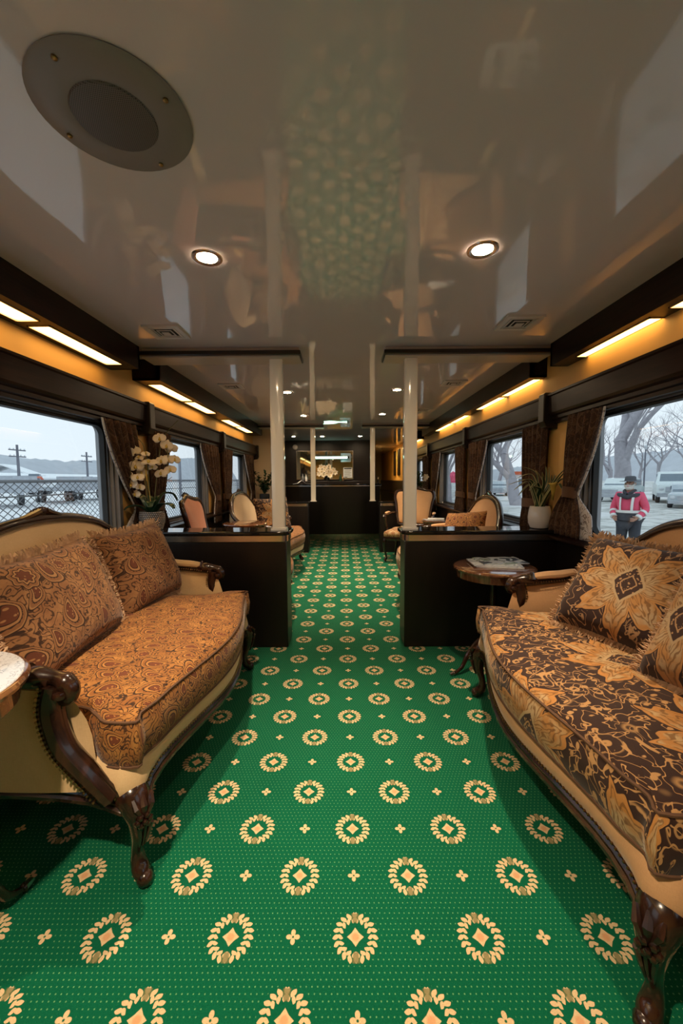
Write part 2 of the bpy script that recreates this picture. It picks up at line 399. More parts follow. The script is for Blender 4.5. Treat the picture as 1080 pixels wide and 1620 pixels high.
class MB:
    def __init__(s): s.v, s.f, s.uv = [], [], {}
    def add(s, vs, fs, uvs=None):
        o = len(s.v); s.v += [tuple(v) for v in vs]
        for i, f in enumerate(fs):
            if uvs: s.uv[len(s.f)] = uvs[i]
            s.f.append(tuple(o + k for k in f))
        return s
    def box(s, x0, x1, y0, y1, z0, z1):
        v = [(x, y, z) for z in (z0, z1) for y in (y0, y1) for x in (x0, x1)]
        return s.add(v, [(0, 2, 3, 1), (4, 5, 7, 6), (0, 1, 5, 4), (2, 6, 7, 3), (0, 4, 6, 2), (1, 3, 7, 5)])
    def grid(s, rows, closed_u=False, closed_v=False, cap=False, uv=None, flip=False):
        """rows: list of equal-length lists of points."""
        nr, nc = len(rows), len(rows[0]); vs = [p for r in rows for p in r]; fs, us = [], []
        for i in range(nr if closed_u else nr - 1):
            for j in range(nc if closed_v else nc - 1):
                a, b = i * nc + j, i * nc + (j + 1) % nc
                c, d = ((i + 1) % nr) * nc + (j + 1) % nc, ((i + 1) % nr) * nc + j
                f = (a, d, c, b) if flip else (a, b, c, d)
                fs.append(f)
                if uv:
                    q = [uv[i][j], uv[i][j + 1 if j + 1 < len(uv[i]) else j], uv[min(i + 1, len(uv) - 1)][j + 1 if j + 1 < len(uv[i]) else j], uv[min(i + 1, len(uv) - 1)][j]]
                    us.append([q[0], q[3], q[2], q[1]] if flip else q)
        if cap:
            fs.append(tuple(range(nc)) if flip else tuple(reversed(range(nc)))); k = (nr - 1) * nc
            fs.append(tuple(reversed([k + j for j in range(nc)])) if flip else tuple(k + j for j in range(nc)))
            if uv: us.append([uv[0][j] for j in range(nc)]); us.append([uv[-1][j] for j in range(nc)])
        return s.add(vs, fs, us if uv else None)
    def tube(s, pts, r, seg=8, closed=False, flat_=1., upv=(0, 0, 1), cap=True):
        """swept tube; r a number or list; flat_ squashes the section along its second axis."""
        P = [Vector(p) for p in pts]; n = len(P); rows = []
        rr = r if isinstance(r, (list, tuple)) else [r] * n
        prev = None
        for i in range(n):
            t = (P[(i + 1) % n] - P[i - 1]) if closed else (P[min(i + 1, n - 1)] - P[max(i - 1, 0)])
            if t.length < 1e-9: t = Vector((0, 0, 1))
            t.normalize()
            if prev is None:
                u = Vector(upv); u = u - t * u.dot(t)
                if u.length < 1e-3: u = Vector((1, 0, 0)) - t * t.x
            else: u = prev - t * prev.dot(t)
            if u.length < 1e-6: u = Vector((0, 1, 0))
            u.normalize(); w = t.cross(u); prev = u
            rows.append([P[i] + (u * math.cos(a) * flat_ + w * math.sin(a)) * rr[i] for a in [2 * PI * k / seg for k in range(seg)]])
        s.grid(rows, closed_u=closed, closed_v=True, cap=cap and not closed, flip=False)
        return s
    def lathe(s, prof, seg=24, c=(0, 0, 0)):
        rows = [[(c[0] + r * math.cos(2 * PI * k / seg), c[1] + r * math.sin(2 * PI * k / seg), c[2] + z) for k in range(seg)] for r, z in prof]
        return s.grid(rows, closed_v=True, cap=True)
    def ball(s, c, r, seg=8, sq=(1, 1, 1)):
        rows = []
        for i in range(1, seg):
            t = PI * i / seg
            rows.append([(c[0] + r * sq[0] * math.sin(t) * math.cos(2 * PI * k / seg), c[1] + r * sq[1] * math.sin(t) * math.sin(2 * PI * k / seg), c[2] - r * sq[2] * math.cos(t)) for k in range(seg)])
        return s.grid(rows, closed_v=True, cap=True)
    def extrude_poly(s, poly, axis, a, b):
        """2-D polygon extruded along axis ('x','y','z') from a to b."""
        def P(p, t): return {'x': (t, p[0], p[1]), 'y': (p[0], t, p[1]), 'z': (p[0], p[1], t)}[axis]
        return s.grid([[P(p, a) for p in poly], [P(p, b) for p in poly]], closed_v=True, cap=True)
    def build(s, name, mat, parent=None, smooth=True, bevel=0., seg=2, sub=0, ang=40, loc=None):
        me = bpy.data.meshes.new(name); me.from_pydata(s.v, [], s.f)
        if s.uv:
            l = me.uv_layers.new(name='UVMap')
            for p in me.polygons:
                q = s.uv.get(p.index)
                if q:
                    for k, li in enumerate(p.loop_indices): l.data[li].uv = q[k]
        bm = bmesh.new(); bm.from_mesh(me); bmesh.ops.recalc_face_normals(bm, faces=bm.faces); bm.to_mesh(me); bm.free()
        me.materials.append(M[mat] if isinstance(mat, str) else mat)
        if smooth:
            me.shade_smooth()
            me.set_sharp_from_angle(angle=R(ang))
        o = bpy.data.objects.new(name, me); COL.objects.link(o)
        if parent: o.parent = parent
        if loc: o.location = loc
        if bevel:
            b = o.modifiers.new('bevel', 'BEVEL'); b.width = bevel; b.segments = seg; b.limit_method = 'ANGLE'; b.angle_limit = R(35)
            b.harden_normals = False
        if sub:
            m_ = o.modifiers.new('sub', 'SUBSURF'); m_.levels = sub; m_.render_levels = sub
        return o

def tag(o, label=None, cat=None, group=None, kind=None):
    if label: o['label'] = label
    if cat: o['category'] = cat
    if group: o['group'] = group
    if kind: o['kind'] = kind
    return o
def empty(name, loc=(0, 0, 0), rz=0., label=None, cat=None, group=None):
    o = bpy.data.objects.new(name, None); COL.objects.link(o); o.location = loc; o.rotation_euler = (0, 0, rz)
    o.empty_display_size = .1
    return tag(o, label, cat, group)
def copy_tree(o, parent=None):
    c = o.copy(); COL.objects.link(c)
    if parent: c.parent = parent
    for ch in list(o.children): copy_tree(ch, c)
    return c
def struct(o, label=None): return tag(o, label, kind='structure')

# ------------------------------------------------------------------ the carriage
XL, XR, ZC, Y0, YB = -1.57, 1.52, 2.10, -1.6, 16.0
struct(MB().box(XL - .14, XR + .14, Y0 - .1, YB, -.08, 0).build('floor', 'carpet', smooth=False), 'green carpet with cream laurel wreaths running down the lounge car')
struct(MB().box(XL - .14, XR + .14, Y0 - .1, YB, ZC, ZC + .06).build('ceiling', 'ceiling', smooth=False), 'glossy taupe ceiling that mirrors the lounge')
struct(MB().box(XL - .14, XR + .14, Y0 - .1, Y0, 0, ZC).build('wall_back', 'wall', smooth=False))

WINL = [(-.9, .45), (.95, 2.79), (3.35, 4.60), (5.40, 6.46)]
WINR = [(-1.2, .2), (.60, 2.58), (3.20, 4.42), (5.28, 6.26), (7.40, 8.50)]
ZS, ZT = .775, 1.64
def side_wall(x, sgn, wins, name, y_end):
    b = MB(); x0, x1 = (x - .094, x) if sgn < 0 else (x, x + .094)
    ys = Y0
    for a, c in wins:
        b.box(x0, x1, ys, a, 0, ZC); b.box(x0, x1, a, c, 0, ZS); b.box(x0, x1, a, c, ZT, ZC); ys = c
    b.box(x0, x1, ys, y_end, 0, ZC)
    return b.build(name, 'wall', smooth=False)
struct(side_wall(XL, -1, WINL, 'wall_left', 7.2)); struct(side_wall(XR, 1, WINR, 'wall_right', YB))

def rrect(y0, y1, z0, z1, r, n=6):
    out = []
    for cy, cz, a0 in ((y1 - r, z1 - r, 0), (y0 + r, z1 - r, 90), (y0 + r, z0 + r, 180), (y1 - r, z0 + r, 270)):
        for k in range(n + 1):
            a = R(a0 + 90 * k / n); out.append((cy + r * math.cos(a), cz + r * math.sin(a)))
    return out
def window(n, x, sgn, y0, y1):
    root = None
    # stepped aluminium frame: rings from the wall face inward to the pane
    def ring(prof, name, mat, parent=None):
        rows = []
        for dx, ins, r in prof:
            rows.append([(x + sgn * dx, p[0], p[1]) for p in rrect(y0 + ins, y1 - ins, ZS + ins, ZT - ins, r)])
        return MB().grid(rows, closed_v=True, closed_u=True).build(name, mat, parent, ang=30)
    f = ring([(-.004, -.030, .012), (-.018, -.026, .012), (-.018, .012, .02), (.004, .018, .03), (.004, .036, .04), (.022, .042, .045), (.022, .062, .055), (.096, .066, .06), (.096, -.002, .01), (.02, -.03, .012)], 'window_%d' % n, 'alu')
    struct(f)
    g = ring([(.040, .063, .055), (.030, .066, .06), (.030, .080, .07), (.060, .084, .07), (.075, .066, .06)], 'gasket', 'gasket', f)
    p = [(x + sgn * .058, a, b) for a, b in rrect(y0 + .07, y1 - .07, ZS + .07, ZT - .07, .06)]
    q = [(x + sgn * .062, a, b) for a, b in rrect(y0 + .07, y1 - .07, ZS + .07, ZT - .07, .06)]
    MB().grid([p, q], closed_v=True, cap=True).build('pane', 'glass', f, smooth=False)
    return f
k = 0
for a, c in WINL: k += 1; window(k, XL, -1, a, c)
for a, c in WINR: k += 1; window(k, XR, 1, a, c)

# wainscot below the sills, sill ledge, stepped head moulding and pelmets
def along(x, sgn, prof, y0, y1, name, mat, bev=0.):
    return struct(MB().extrude_poly([(x - sgn * p, z) for p, z in prof], 'y', y0, y1).build(name, mat, smooth=False, bevel=bev))
t = 0
for x, sgn, ye, side in ((XL, -1, 7.06, 'left'), (XR, 1, YB, 'right')):
    along(x, sgn, [(0, .0), (.025, .0), (.025, .775), (0, .775)], Y0, ye, 'baseboard_%s' % side, 'espresso')
    t += 1; along(x, sgn, [(0, .775), (.075, .775), (.082, .785), (.082, .800), (.03, .812), (.03, .820), (0, .820)], Y0, ye, 'trim_%d' % t, 'dark_wood')
PEL = [(0, 1.585), (.030, 1.585), (.030, 1.605), (.045, 1.612), (.045, 1.632), (.060, 1.642), (.070, 1.655), (.075, 1.765), (.085, 1.772), (.085, 1.785), (0, 1.79)]
for x, sgn, cuts in ((XL, -1, [Y0, 3.14, 5.05, 7.06]), (XR, 1, [Y0, 2.92, 4.78, 6.85, 8.75])):
    for a, c in zip(cuts, cuts[1:]):
        t += 1; along(x, sgn, PEL, a + .03, c - .03, 'trim_%d' % t, 'dark_wood')
    for c in cuts[1:]:
        t += 1; along(x, sgn, [(0, 1.545), (.085, 1.56), (.105, 1.60), (.105, 1.79), (.095, 1.80), (0, 1.80)], c - .04, c + .04, 'trim_%d' % t, 'trimdark', .006)

# cross wall on the left beyond the second bay, bulkhead behind the bar, corridor on the right
struct(MB().box(XL - .14, -1.22, 7.06, 7.14, 0, ZC).build('wall_end', 'cream_wall', smooth=False))
struct(MB().box(XL - .14, .68, 9.35, 9.45, 0, ZC).build('wall_bar', 'espresso', smooth=False))
struct(MB().box(.64, .72, 9.45, YB, 0, ZC).build('wall_corridor', 'cream_wall', smooth=False))
struct(MB().box(.64, XR + .1, YB - .08, YB, 0, ZC).build('wall_far', 'cream_wall', smooth=False))
struct(MB().box(XL - .14, XL, 7.14, 9.8, 0, ZC).build('wall_bar_side', 'espresso', smooth=False))
tag(MB().box(-1.545, -1.495, 7.035, 7.06, 1.52, 1.80).build('access_panel', 'cream_wall', bevel=.004), 'narrow cream access panel on the end wall above the leafy plant', 'wall panel')
# corridor wall: shallow dark frames and a tall dark dado
for i, (a, c) in enumerate(((9.15, 9.45), (9.8, 10.1), (10.7, 11.1), (11.5, 11.9))):
    struct(MB().box(XR - .03, XR, a, c, 1.30, 2.0).build('trim_%d' % (t + 1 + i), 'trimdark', bevel=.004))
struct(MB().box(XR - .04, XR, 7.3, YB - .1, .60, 1.16).build('trim_%d' % (t + 6), 'espresso', bevel=.004))
struct(MB().box(XR - .02, XR, 7.3, YB - .1, .02, .58).build('trim_%d' % (t + 7), 'carpet', smooth=False))  # carpet green on this panel imitates the floor's reflection in the wainscot

# ------------------------------------------------------------------ beams, dividers, posts
def beam(n, x0, x1, y):
    o = MB().box(x0, x1, y + .02, y + .20, 2.035, ZC).build('trim_%d' % n, 'soffit', bevel=.004)
    struct(o)
    b = MB().box(x0 - .012, x1 + .012, y - .012, y + .02, 2.045, 2.072)
    for xx in ((x1,) if x0 < 0 else (x0,)):
        b.box(xx - .012, xx + .012, y, y + .212, 2.045, 2.072)
    b.build('edge_strip', 'trimdark', o, bevel=.004)
beam(60, XL + .2, -.295, 2.79); beam(61, .295, XR - .1, 2.79); beam(62, XL + .2, -.32, 6.55); beam(63, .32, XR - .1, 6.55)

def divider(y, x_in, sgn, label):
    """low wall from the side wall to x_in (sgn = side of the car)"""
    x_w = XL + .026 if sgn < 0 else XR - .026
    root = empty('divider_counter', ((x_in + x_w) / 2, y + .11, 0), 0, label, 'low divider', 'low dividers between the lounge bays')
    cx = (x_in + x_w) / 2; h = abs(x_in - x_w) / 2
    MB().box(-h, h, -.11, .11, 0.0, .765).build('panel', 'espresso', root, bevel=.006)
    e = .025 * (1 if sgn < 0 else -1)
    def plan(g):
        x1 = (x_in - cx) + e * g * 1.0; xw = x_w - cx
        r = .05; pts = []
        for a0, cyy in ((-90, -.11 - .022 * g + r), (0, .11 + .022 * g - r)):
            for kk in range(7):
                a = R(a0 + 90 * kk / 6); pts.append((x1 - (r - r * math.cos(a)) * (1 if sgn < 0 else -1), cyy + r * math.sin(a)))
        pts += [(xw, .11 + .022 * g), (xw, -.11 - .022 * g)]
        return pts
    MB().extrude_poly(plan(.35), 'z', .765, .812).build('metal_edging', 'chrome', root, bevel=.003, ang=25)
    MB().extrude_poly(plan(1), 'z', .812, .840).build('countertop', 'granite', root, bevel=.008, seg=3, ang=25)
    return root
divider(2.79, -.40, -1, 'black divider with stone top beside the far end of the gold paisley sofa')
divider(2.79, .43, 1, 'black divider with stone top behind the small table with magazines')
divider(6.52, -.57, -1, 'black divider at the far end of the pale settee, near the bar')
divider(6.52, .60, 1, 'black divider behind the tan armchair, near the bar')
def post(x, y, r, label):
    root = empty('support_post', (x, y, .84), 0, label, 'post', 'cream posts on the dividers')
    MB().extrude_poly(rrect(-r, r, -r, r, .012, 3), 'z', 0.012, 2.035 - .84).build('shaft', 'post', root)
    MB().extrude_poly(rrect(-r - .012, r + .012, -r - .012, r + .012, .014, 3), 'z', 0, .014).build('foot_collar', 'post', root)
post(-.465, 2.90, .045, 'near cream post on the left divider, in front of the pale settee')
post(.480, 2.90, .045, 'near cream post on the right divider, in front of the tan armchair')
post(-.49, 6.64, .040, 'far cream post on the left, overlapping the lit bar mirror')
post(.485, 6.64, .040, 'far cream post on the right, at the end of the bar counter')

# ------------------------------------------------------------------ valance lights
def valance(x_f, sgn, y0, y1, strips, label):
    xw = XL if sgn < 0 else XR
    root = empty('valance_light', ((x_f + xw) / 2, (y0 + y1) / 2, 1.95), 0, label, 'light fitting', 'wooden valance lights under the ceiling edges')
    cx, cy = (x_f + xw) / 2, (y0 + y1) / 2; h = abs(x_f - xw) / 2; l = (y1 - y0) / 2
    b = MB(); s = -sgn
    # front fascia, end boards, bottom boards around the diffusers, back board
    fx = x_f - cx
    b.box(min(fx, fx - s * .022), max(fx, fx - s * .022), -l, l, 0, ZC - 1.95)
    for e in (-l, l - .022): b.box(-h, h, e, e + .022, 0, ZC - 1.95)
    d0, d1 = -s * .055 , s * .055
    inner = sorted((fx - s * .022, fx - s * .045)); b.box(inner[0], inner[1], -l, l, 0, .015)
    ob = sorted((xw - cx, fx - s * .155)); b.box(ob[0], ob[1], -l, l, 0, .015)
    sx = sorted((fx - s * .045, fx - s * .155))
    ys = -l
    for a, c in strips:
        b.box(sx[0], sx[1], ys, a - cy, 0, .015); ys = c - cy
    b.box(sx[0], sx[1], ys, l, 0, .015)
    b.build('housing', 'dark_wood', root, smooth=False)
    for a, c in strips:
        d = MB().box(sx[0] + .004, sx[1] - .004, a - cy + .004, c - cy - .004, .004, .010).build('diffuser', 'strip', root, smooth=False)
        f = MB(); w = .006
        f.box(sx[0], sx[1], a - cy, a - cy + w, -.004, .004); f.box(sx[0], sx[1], c - cy - w, c - cy, -.004, .004)
        f.box(sx[0], sx[0] + w, a - cy, c - cy, -.004, .004); f.box(sx[1] - w, sx[1], a - cy, c - cy, -.004, .004)
        f.build('diffuser_frame', 'chrome', d, smooth=False)
    return root
B1 = [(-1.5, -.85), (-.80, -.15), (-.10, .55), (.60, 1.24), (1.29, 1.94), (2.0, 2.65)]
B2 = [(3.2, 3.86), (3.92, 4.57), (5.08, 5.70), (5.76, 6.42)]
valance(-1.37, -1, Y0, 2.78, B1, 'near left wooden valance with lit strips above the gold paisley sofa window')
valance(1.40, 1, Y0, 2.78, [(a - .04, c - .09) for a, c in B1], 'near right wooden valance with lit strips above the window with the red jacket')
valance(-1.37, -1, 3.06, 6.9, B2, 'far left wooden valance with lit strips above the salmon chair')
valance(1.40, 1, 3.06, 7.2, [(3.03 + .09, 3.74), (3.79, 4.44), (4.85, 5.5), (5.55, 6.38)], 'far right wooden valance with lit strips above the window behind the striped plant')
valance(1.40, 1, 7.6, 9.0, [(7.7, 8.4)], 'last right wooden valance beyond the dividers beside the bar')
st_ = bpy.data.lights.new('corridor_lamp', 'AREA'); st_.energy = 14; st_.size = .3; st_.color = (1, .68, .25)
so_ = bpy.data.objects.new('corridor_lamp', st_); COL.objects.link(so_); so_.location = (1.1, 11.2, 2.05)

# ------------------------------------------------------------------ downlights, speaker, vents
def downlight(x, y, e, label, cone=66):
    root = empty('downlight', (x, y, ZC), 0, label, 'ceiling light', 'round ceiling downlights')
    MB().grid([[(r * math.cos(2 * PI * k / 28), r * math.sin(2 * PI * k / 28), z) for k in range(28)] for r, z in
               ((.062, -.001), (.060, -.006), (.050, -.008), (.040, -.003))], closed_v=True).build('trim_ring', 'chrome', root)
    MB().lathe([(.040, -.0005), (.040, -.0030), (.030, -.0045), (.0, -.005)], 24).build('lamp', 'bulb', root)
    d = bpy.data.lights.new('downlight_beam', 'SPOT'); d.energy = e; d.color = (1, .80, .56); d.spot_size = R(cone); d.spot_blend = .9; d.shadow_soft_size = .03
    o = bpy.data.objects.new('downlight_beam', d); COL.objects.link(o); o.parent = root; o.location = (0, 0, -.03)
for x, y, e, lb in ((-.545, 1.70, 1, 'lit downlight in the ceiling left of the near posts, past the round speaker'), (.555, 1.66, 1, 'lit downlight in the ceiling right of the near posts, over the brown damask sofa'),
                    (-.57, 4.22, 1.2, 'lit downlight on the left just past the near left post top'), (.55, 4.14, 1.2, 'lit downlight on the right just past the near right post top'),
                    (-.55, 5.74, 1.1, 'small lit downlight left of the bar, before the far beam'), (.55, 5.66, 1.1, 'small lit downlight right of the bar, before the far beam'),
                    (-.43, 8.5, .25, 'lit downlight above the middle of the bar counter'), (-1.03, 8.5, .25, 'lit downlight above the left of the bar counter'), (.36, 8.5, .25, 'lit downlight above the right of the bar counter')):
    downlight(x, y, DOWN * e, lb, 66 if y < 3 else 84 if y < 8 else 110)
downlight(-.46, .0, DOWN * 1.7, 'lit downlight over the near end of the gold paisley sofa', 118)

def speaker():
    root = empty('ceiling_speaker', (-.555, 1.06, ZC), R(12), 'large round grey speaker with perforated centre in the ceiling above the gold sofa', 'speaker')
    MB().lathe([(.178, 0), (.180, -.004), (.174, -.009), (.105, -.014), (.096, -.012), (.0, -.012)], 48).build('baffle_ring', 'speaker', root)
    MB().lathe([(.097, -.0125), (.094, -.016), (.06, -.020), (.0, -.022)], 40).build('grille', 'grille', root)
    for a in (60, 150, 240, 330):
        MB().lathe([(.0065, -.006), (.0065, -.014), (.004, -.0165), (0, -.017)], 10, (.152 * math.cos(R(a)), .152 * math.sin(R(a)), 0)).build('screw', 'brass', root)
speaker()
def vent(x, y, label):
    root = empty('air_vent', (x, y, ZC), 0, label, 'air vent', 'square ceiling air vents')
    b = MB(); n = 4
    def fr(o, i, z0, z1):
        b.box(-o, o, -o, -i, z0, z1); b.box(-o, o, i, o, z0, z1); b.box(-o, -i, -i, i, z0, z1); b.box(i, o, -i, i, z0, z1)
    fr(.105, .078, -.012, 0)
    b.build('frame', 'vent', root, smooth=False)
    b = MB()
    for o, i, z in ((.066, .059, -.010), (.044, .037, -.014), (.022, .0, -.018)):
        if i: b.box(-o, o, -o, -i, z, z + .004); b.box(-o, o, i, o, z, z + .004); b.box(-o, -i, -i, i, z, z + .004); b.box(i, o, -i, i, z, z + .004)
        else: b.box(-o, o, -o, o, z, z + .004)
    for sx in (-1, 1): b.box(sx * .072 - .004, sx * .072 + .004, -.078, .078, -.014, -.002); b.box(-.078, .078, sx * .072 - .004, sx * .072 + .004, -.014, -.002)
    b.build('louvres', 'vent', root, smooth=False)
    MB().box(-.078, .078, -.078, .078, -.004, -.001).build('dark_throat', 'black', root, smooth=False)
vent(-1.06, 2.50, 'square air vent left in the ceiling just before the near left beam'); vent(1.02, 2.40, 'square air vent right in the ceiling just before the near right beam')
vent(-1.06, 3.92, 'square air vent on the left just beyond the near beam'); vent(1.04, 3.85, 'square air vent on the right just beyond the near beam')
vent(1.04, 5.3, 'farthest square air vent on the right, before the far beam')
# ------------------------------------------------------------------ settees
def mirror_path(half):
    """half runs from +x end to the middle; returns full path to the -x end"""
    return half + [(-p[0],) + tuple(p[1:]) for p in reversed(half[:-1])]
def nails(b, pts, r=.0042, step=.0135, off=(0, 0, 0)):
    P = [Vector(p) + Vector(off) for p in pts]; acc = 0.
    for a, c in zip(P, P[1:]):
        L = (c - a).length
        while acc < L:
            q = a.lerp(c, acc / L) if L else a
            b.ball(q, r, 5); acc += step
        acc -= L
    return b

def settee(loc, rz, label, fab='velvet', cush='paisley', outer=None, group=None, hb=.69, nail=True):
    root = empty('settee', loc, rz, label, 'sofa', group)
    outer = outer or fab
    def yf(x): return .050 * math.cos(PI * x / hb) + .012
    # plan outline of the seat frame: back-right -> front -> back-left
    def plan_pts():
        out = []
        for k in range(9): t = k / 8; out.append((hb - .035 + .03 * math.sin(t * PI / 2) - .02 * math.sin(t * PI), -.74 + .66 * t))
        for a in (15, 35, 55, 75): out.append((hb - .055 + .055 * math.cos(R(a)), -.085 + .060 * math.sin(R(a))))
        for k in range(1, 24):
            x = (hb - .045) - 2 * (hb - .045) * k / 24; out.append((x, yf(x)))
        half = out[:13]
        return out + [(-p[0], p[1]) for p in reversed(half)]
    pl = plan_pts(); n = len(pl)
    nor = []
    for i in range(n):
        a, c = pl[max(i - 1, 0)], pl[min(i + 1, n - 1)]; tx, ty = c[0] - a[0], c[1] - a[1]; l = math.hypot(tx, ty); nor.append((ty / l, -tx / l))
    def zlow(i):
        x, y = pl[i]; dcorner = math.hypot(abs(x) - (hb - .02), y + .03)
        dback = abs(y + .74)
        return .262 - .035 * math.exp(-(dcorner / .09) ** 2) - .03 * math.exp(-(dback / .12) ** 2) * (abs(x) > hb - .1) - .012 * math.exp(-(x / .22) ** 2) * (y > -.05)
    def ring(prof): return [[(pl[i][0] + nor[i][0] * o, pl[i][1] + nor[i][1] * o, (zlow(i) if rel else 0) + z) for i in range(n)] for o, z, rel in prof]
    MB().grid(ring([(-.025, 0, 1), (.006, -.002, 1), (.014, .006, 1), (.014, .016, 1), (.008, .022, 1), (.010, .032, 1), (.004, .040, 1), (-.025, .042, 1)]), closed_u=True).build('seat_rail', 'mahogany', root)
    rows = ring([(0, .040, 1), (.006, .055, 1), (.010, .08, 1), (.006, .10, 1)]) + ring([(-.004, .372, 0), (-.016, .386, 0), (-.05, .39, 0)])
    MB().grid(rows).build('apron', fab, root)
    MB().grid([[(x * .97, y - .01 if y > -.3 else y, .385) for x, y in pl], [(x * .3, -.4, .385) for x, y in pl]]).build('seat_deck', fab, root)
    if nail:
        b = MB(); nails(b, [(pl[i][0] + nor[i][0] * .008, pl[i][1] + nor[i][1] * .008, zlow(i) + .047) for i in range(n)])
        b.build('nailhead_trim', 'brass', root)
    # loose seat cushion, notched round the arms
    cx_, yb, ya = hb - .025, -.60, -.17
    o = []
    for p in [(hb - .105, yb + .03), (hb - .095, -.40), (hb - .09, ya - .06), (hb - .05, ya + .01), (cx_ + .012, -.11), (cx_ + .012, -.02)]: o.append(p)
    for k in range(0, 21):
        x = (cx_ - .035) * (1 - k / 10); o.append((x, yf(x) + .018 - (.012 if k in (0, 20) else 0)))
    o += [(-cx_ - .012, -.02), (-cx_ - .012, -.11), (-hb + .05, ya + .01), (-hb + .09, ya - .06), (-hb + .095, -.40), (-hb + .105, yb + .03), (-hb + .14, yb)] + [(x, yb) for x in (-.4, -.2, 0, .2, .4)] + [(hb - .14, yb)]
    o = cr(o, 3, True); m = len(o); yc = -.28
    nr = []
    for i in range(m):
        a, c = o[i - 1], o[(i + 1) % m]; tx, ty = c[0] - a[0], c[1] - a[1]; l = math.hypot(tx, ty) or 1; nr.append((ty / l, -tx / l))
    if sum(nr[i][1] for i in range(m) if o[i][1] > -.01) < 0: nr = [(-a, -c) for a, c in nr]
    prof = [(.03, .366), (.006, .366), (-.006, .390), (-.012, .44), (-.004, .492), (.008, .512)]
    rows, uv = [], []
    for ins, z in prof:
        rows.append([(o[i][0] - nr[i][0] * ins, o[i][1] - nr[i][1] * ins, z) for i in range(m)])
        uv.append([(o[i % m][0] + nr[i % m][0] * (.53 - z), o[i % m][1] + nr[i % m][1] * (.53 - z)) for i in range(m + 1)])
    for s_, z in ((.93, .524), (.84, .531), (.66, .536), (.42, .538), (.15, .538), (.01, .538)):
        rows.append([(q[0] * s_, yc + (q[1] - yc) * s_, z) for q in o]); uv.append([(o[i % m][0] * s_, yc + (o[i % m][1] - yc) * s_) for i in range(m + 1)])
    c = MB().grid(rows, closed_v=True, uv=uv).build('seat_cushion', cush, root, ang=60)
    for z in (.507, .371):
        MB().tube([(o[i][0] - nr[i][0] * .002, o[i][1] - nr[i][1] * .002, z) for i in range(m)], .0048, 6, closed=True).build('piping', 'piping', c)
    # arm and back rail, drawn as one sweep
    half = cr([(.697, -.24, .640), (.703, -.36, .652), (.698, -.48, .668), (.675, -.60, .715), (.610, -.69, .80), (.505, -.735, .90), (.36, -.757, .985), (.18, -.768, 1.025), (0, -.772, 1.036)], 5)
    k = (hb - .69); half = [(x + k * (x > .3), y, z) for x, y, z in half]
    path = mirror_path(half); N = len(path)
    rad = [.026 - .004 * math.sin(PI * i / (N - 1)) for i in range(N)]
    fr = MB().tube(path, rad, 10)
    fr.tube([(x, y + .024, z - .012) for x, y, z in path], .008, 6)
    # inner and outer upholstery hang from the rail
    def base(p, e):
        t = min(1, max(0, (p[2] - .64) / .396))
        return (p[0] * (.955 - .03 * t + e * (.032 + .03 * t)), p[1] + (.05 + .055 * t) * (1 - e) - e * .01 * (1 - t), .385 if e == 0 else .306)
    PO = cr([(0, -.235, .635), (0, -.245, .56), (0, -.215, .46), (0, -.15, .37), (0, -.10, .290)], 6)
    def drape(e, bulge):
        rows = []
        for f in (0, .12, .3, .5, .7, .88, 1):
            rw = []
            for p in path:
                q = base(p, e); a = (p[0], p[1] + (.014 if e == 0 else -.012), p[2] - .012)
                s_ = math.sin(PI * min(1, f * 1.05)) * bulge
                w_ = max(0., 1 - abs(p[1] + .24) / .34) if abs(p[0]) > .55 else 0.
                pf = PO[min(len(PO) - 1, int(f * (len(PO) - 1)))]
                nx, ny = -p[0] * .5, .55; l = math.hypot(nx, ny)
                rw.append((a[0] + (q[0] - a[0]) * f + nx / l * s_, a[1] + (q[1] - a[1]) * f + ny / l * s_ + (w_ * (pf[1] + .235) if e else w_ * .3 * max(0, pf[1] + .235)), a[2] + (q[2] - a[2]) * f))
            rows.append(rw)
        return rows
    MB().grid(drape(0, .035)).build('inner_upholstery', fab, root)
    MB().grid(drape(1, -.012)).build('outer_upholstery', outer, root)
    back = fr.build('back_rail', 'mahogany', root)
    # carved crest in the middle of the rail
    b = MB(); rnd = random.Random(4)
    for i in range(-5, 6):
        t = i / 5; b.ball((t * .085, -.768, 1.044 + .024 * (1 - t * t)), .020 - .006 * abs(t), 7, (1, .8, 1.1))
    for s in (1, -1): b.tube(cr([(s * .02, -.760, 1.068), (s * .07, -.762, 1.052), (s * .13, -.766, 1.036)], 4), .014, 7)
    b.build('carved_crest', 'mahogany', root)
    # arms: padded top, scrolled knob, curved front post with nails
    for s in (1, -1):
        X = s * (.697 + k)
        pad = cr([(X, -.305, .668), (X + s * .005, -.38, .677), (X + s * .001, -.46, .685), (X - s * .008, -.53, .703)], 5)
        np_ = len(pad)
        MB().tube(pad, [.012 + .020 * math.sin(PI * (i + .6) / (np_ + .2)) ** .4 for i in range(np_)], 10, flat_=.7).build('arm_pad', fab, root)
        b = MB()
        knob = cr([(X, -.33, .652), (X, -.27, .655), (X, -.225, .650), (X, -.195, .632), (X, -.188, .606), (X, -.203, .590), (X, -.219, .600), (X, -.216, .615)], 5)
        b.tube(knob, [.026 + .006 * math.sin(i * .5) if i < 14 else .026 - .0006 * (i - 14) for i in range(len(knob))], 9, flat_=1.)
        for q in (-.02, .02): b.lathe([(.0, -.010), (.017, -.009), (.020, 0), (.017, .009), (0, .010)], 10, (X + q * s, -.207, .612))
        b.tube(cr([(X - .03, -.305, .66), (X, -.308, .690), (X + .03, -.305, .66)], 4), .009, 7)
        po = cr([(X, -.235, .635), (X + s * .004, -.245, .56), (X + s * .010, -.215, .46), (X + s * .006, -.15, .37), (X - s * .008, -.10, .290)], 6)
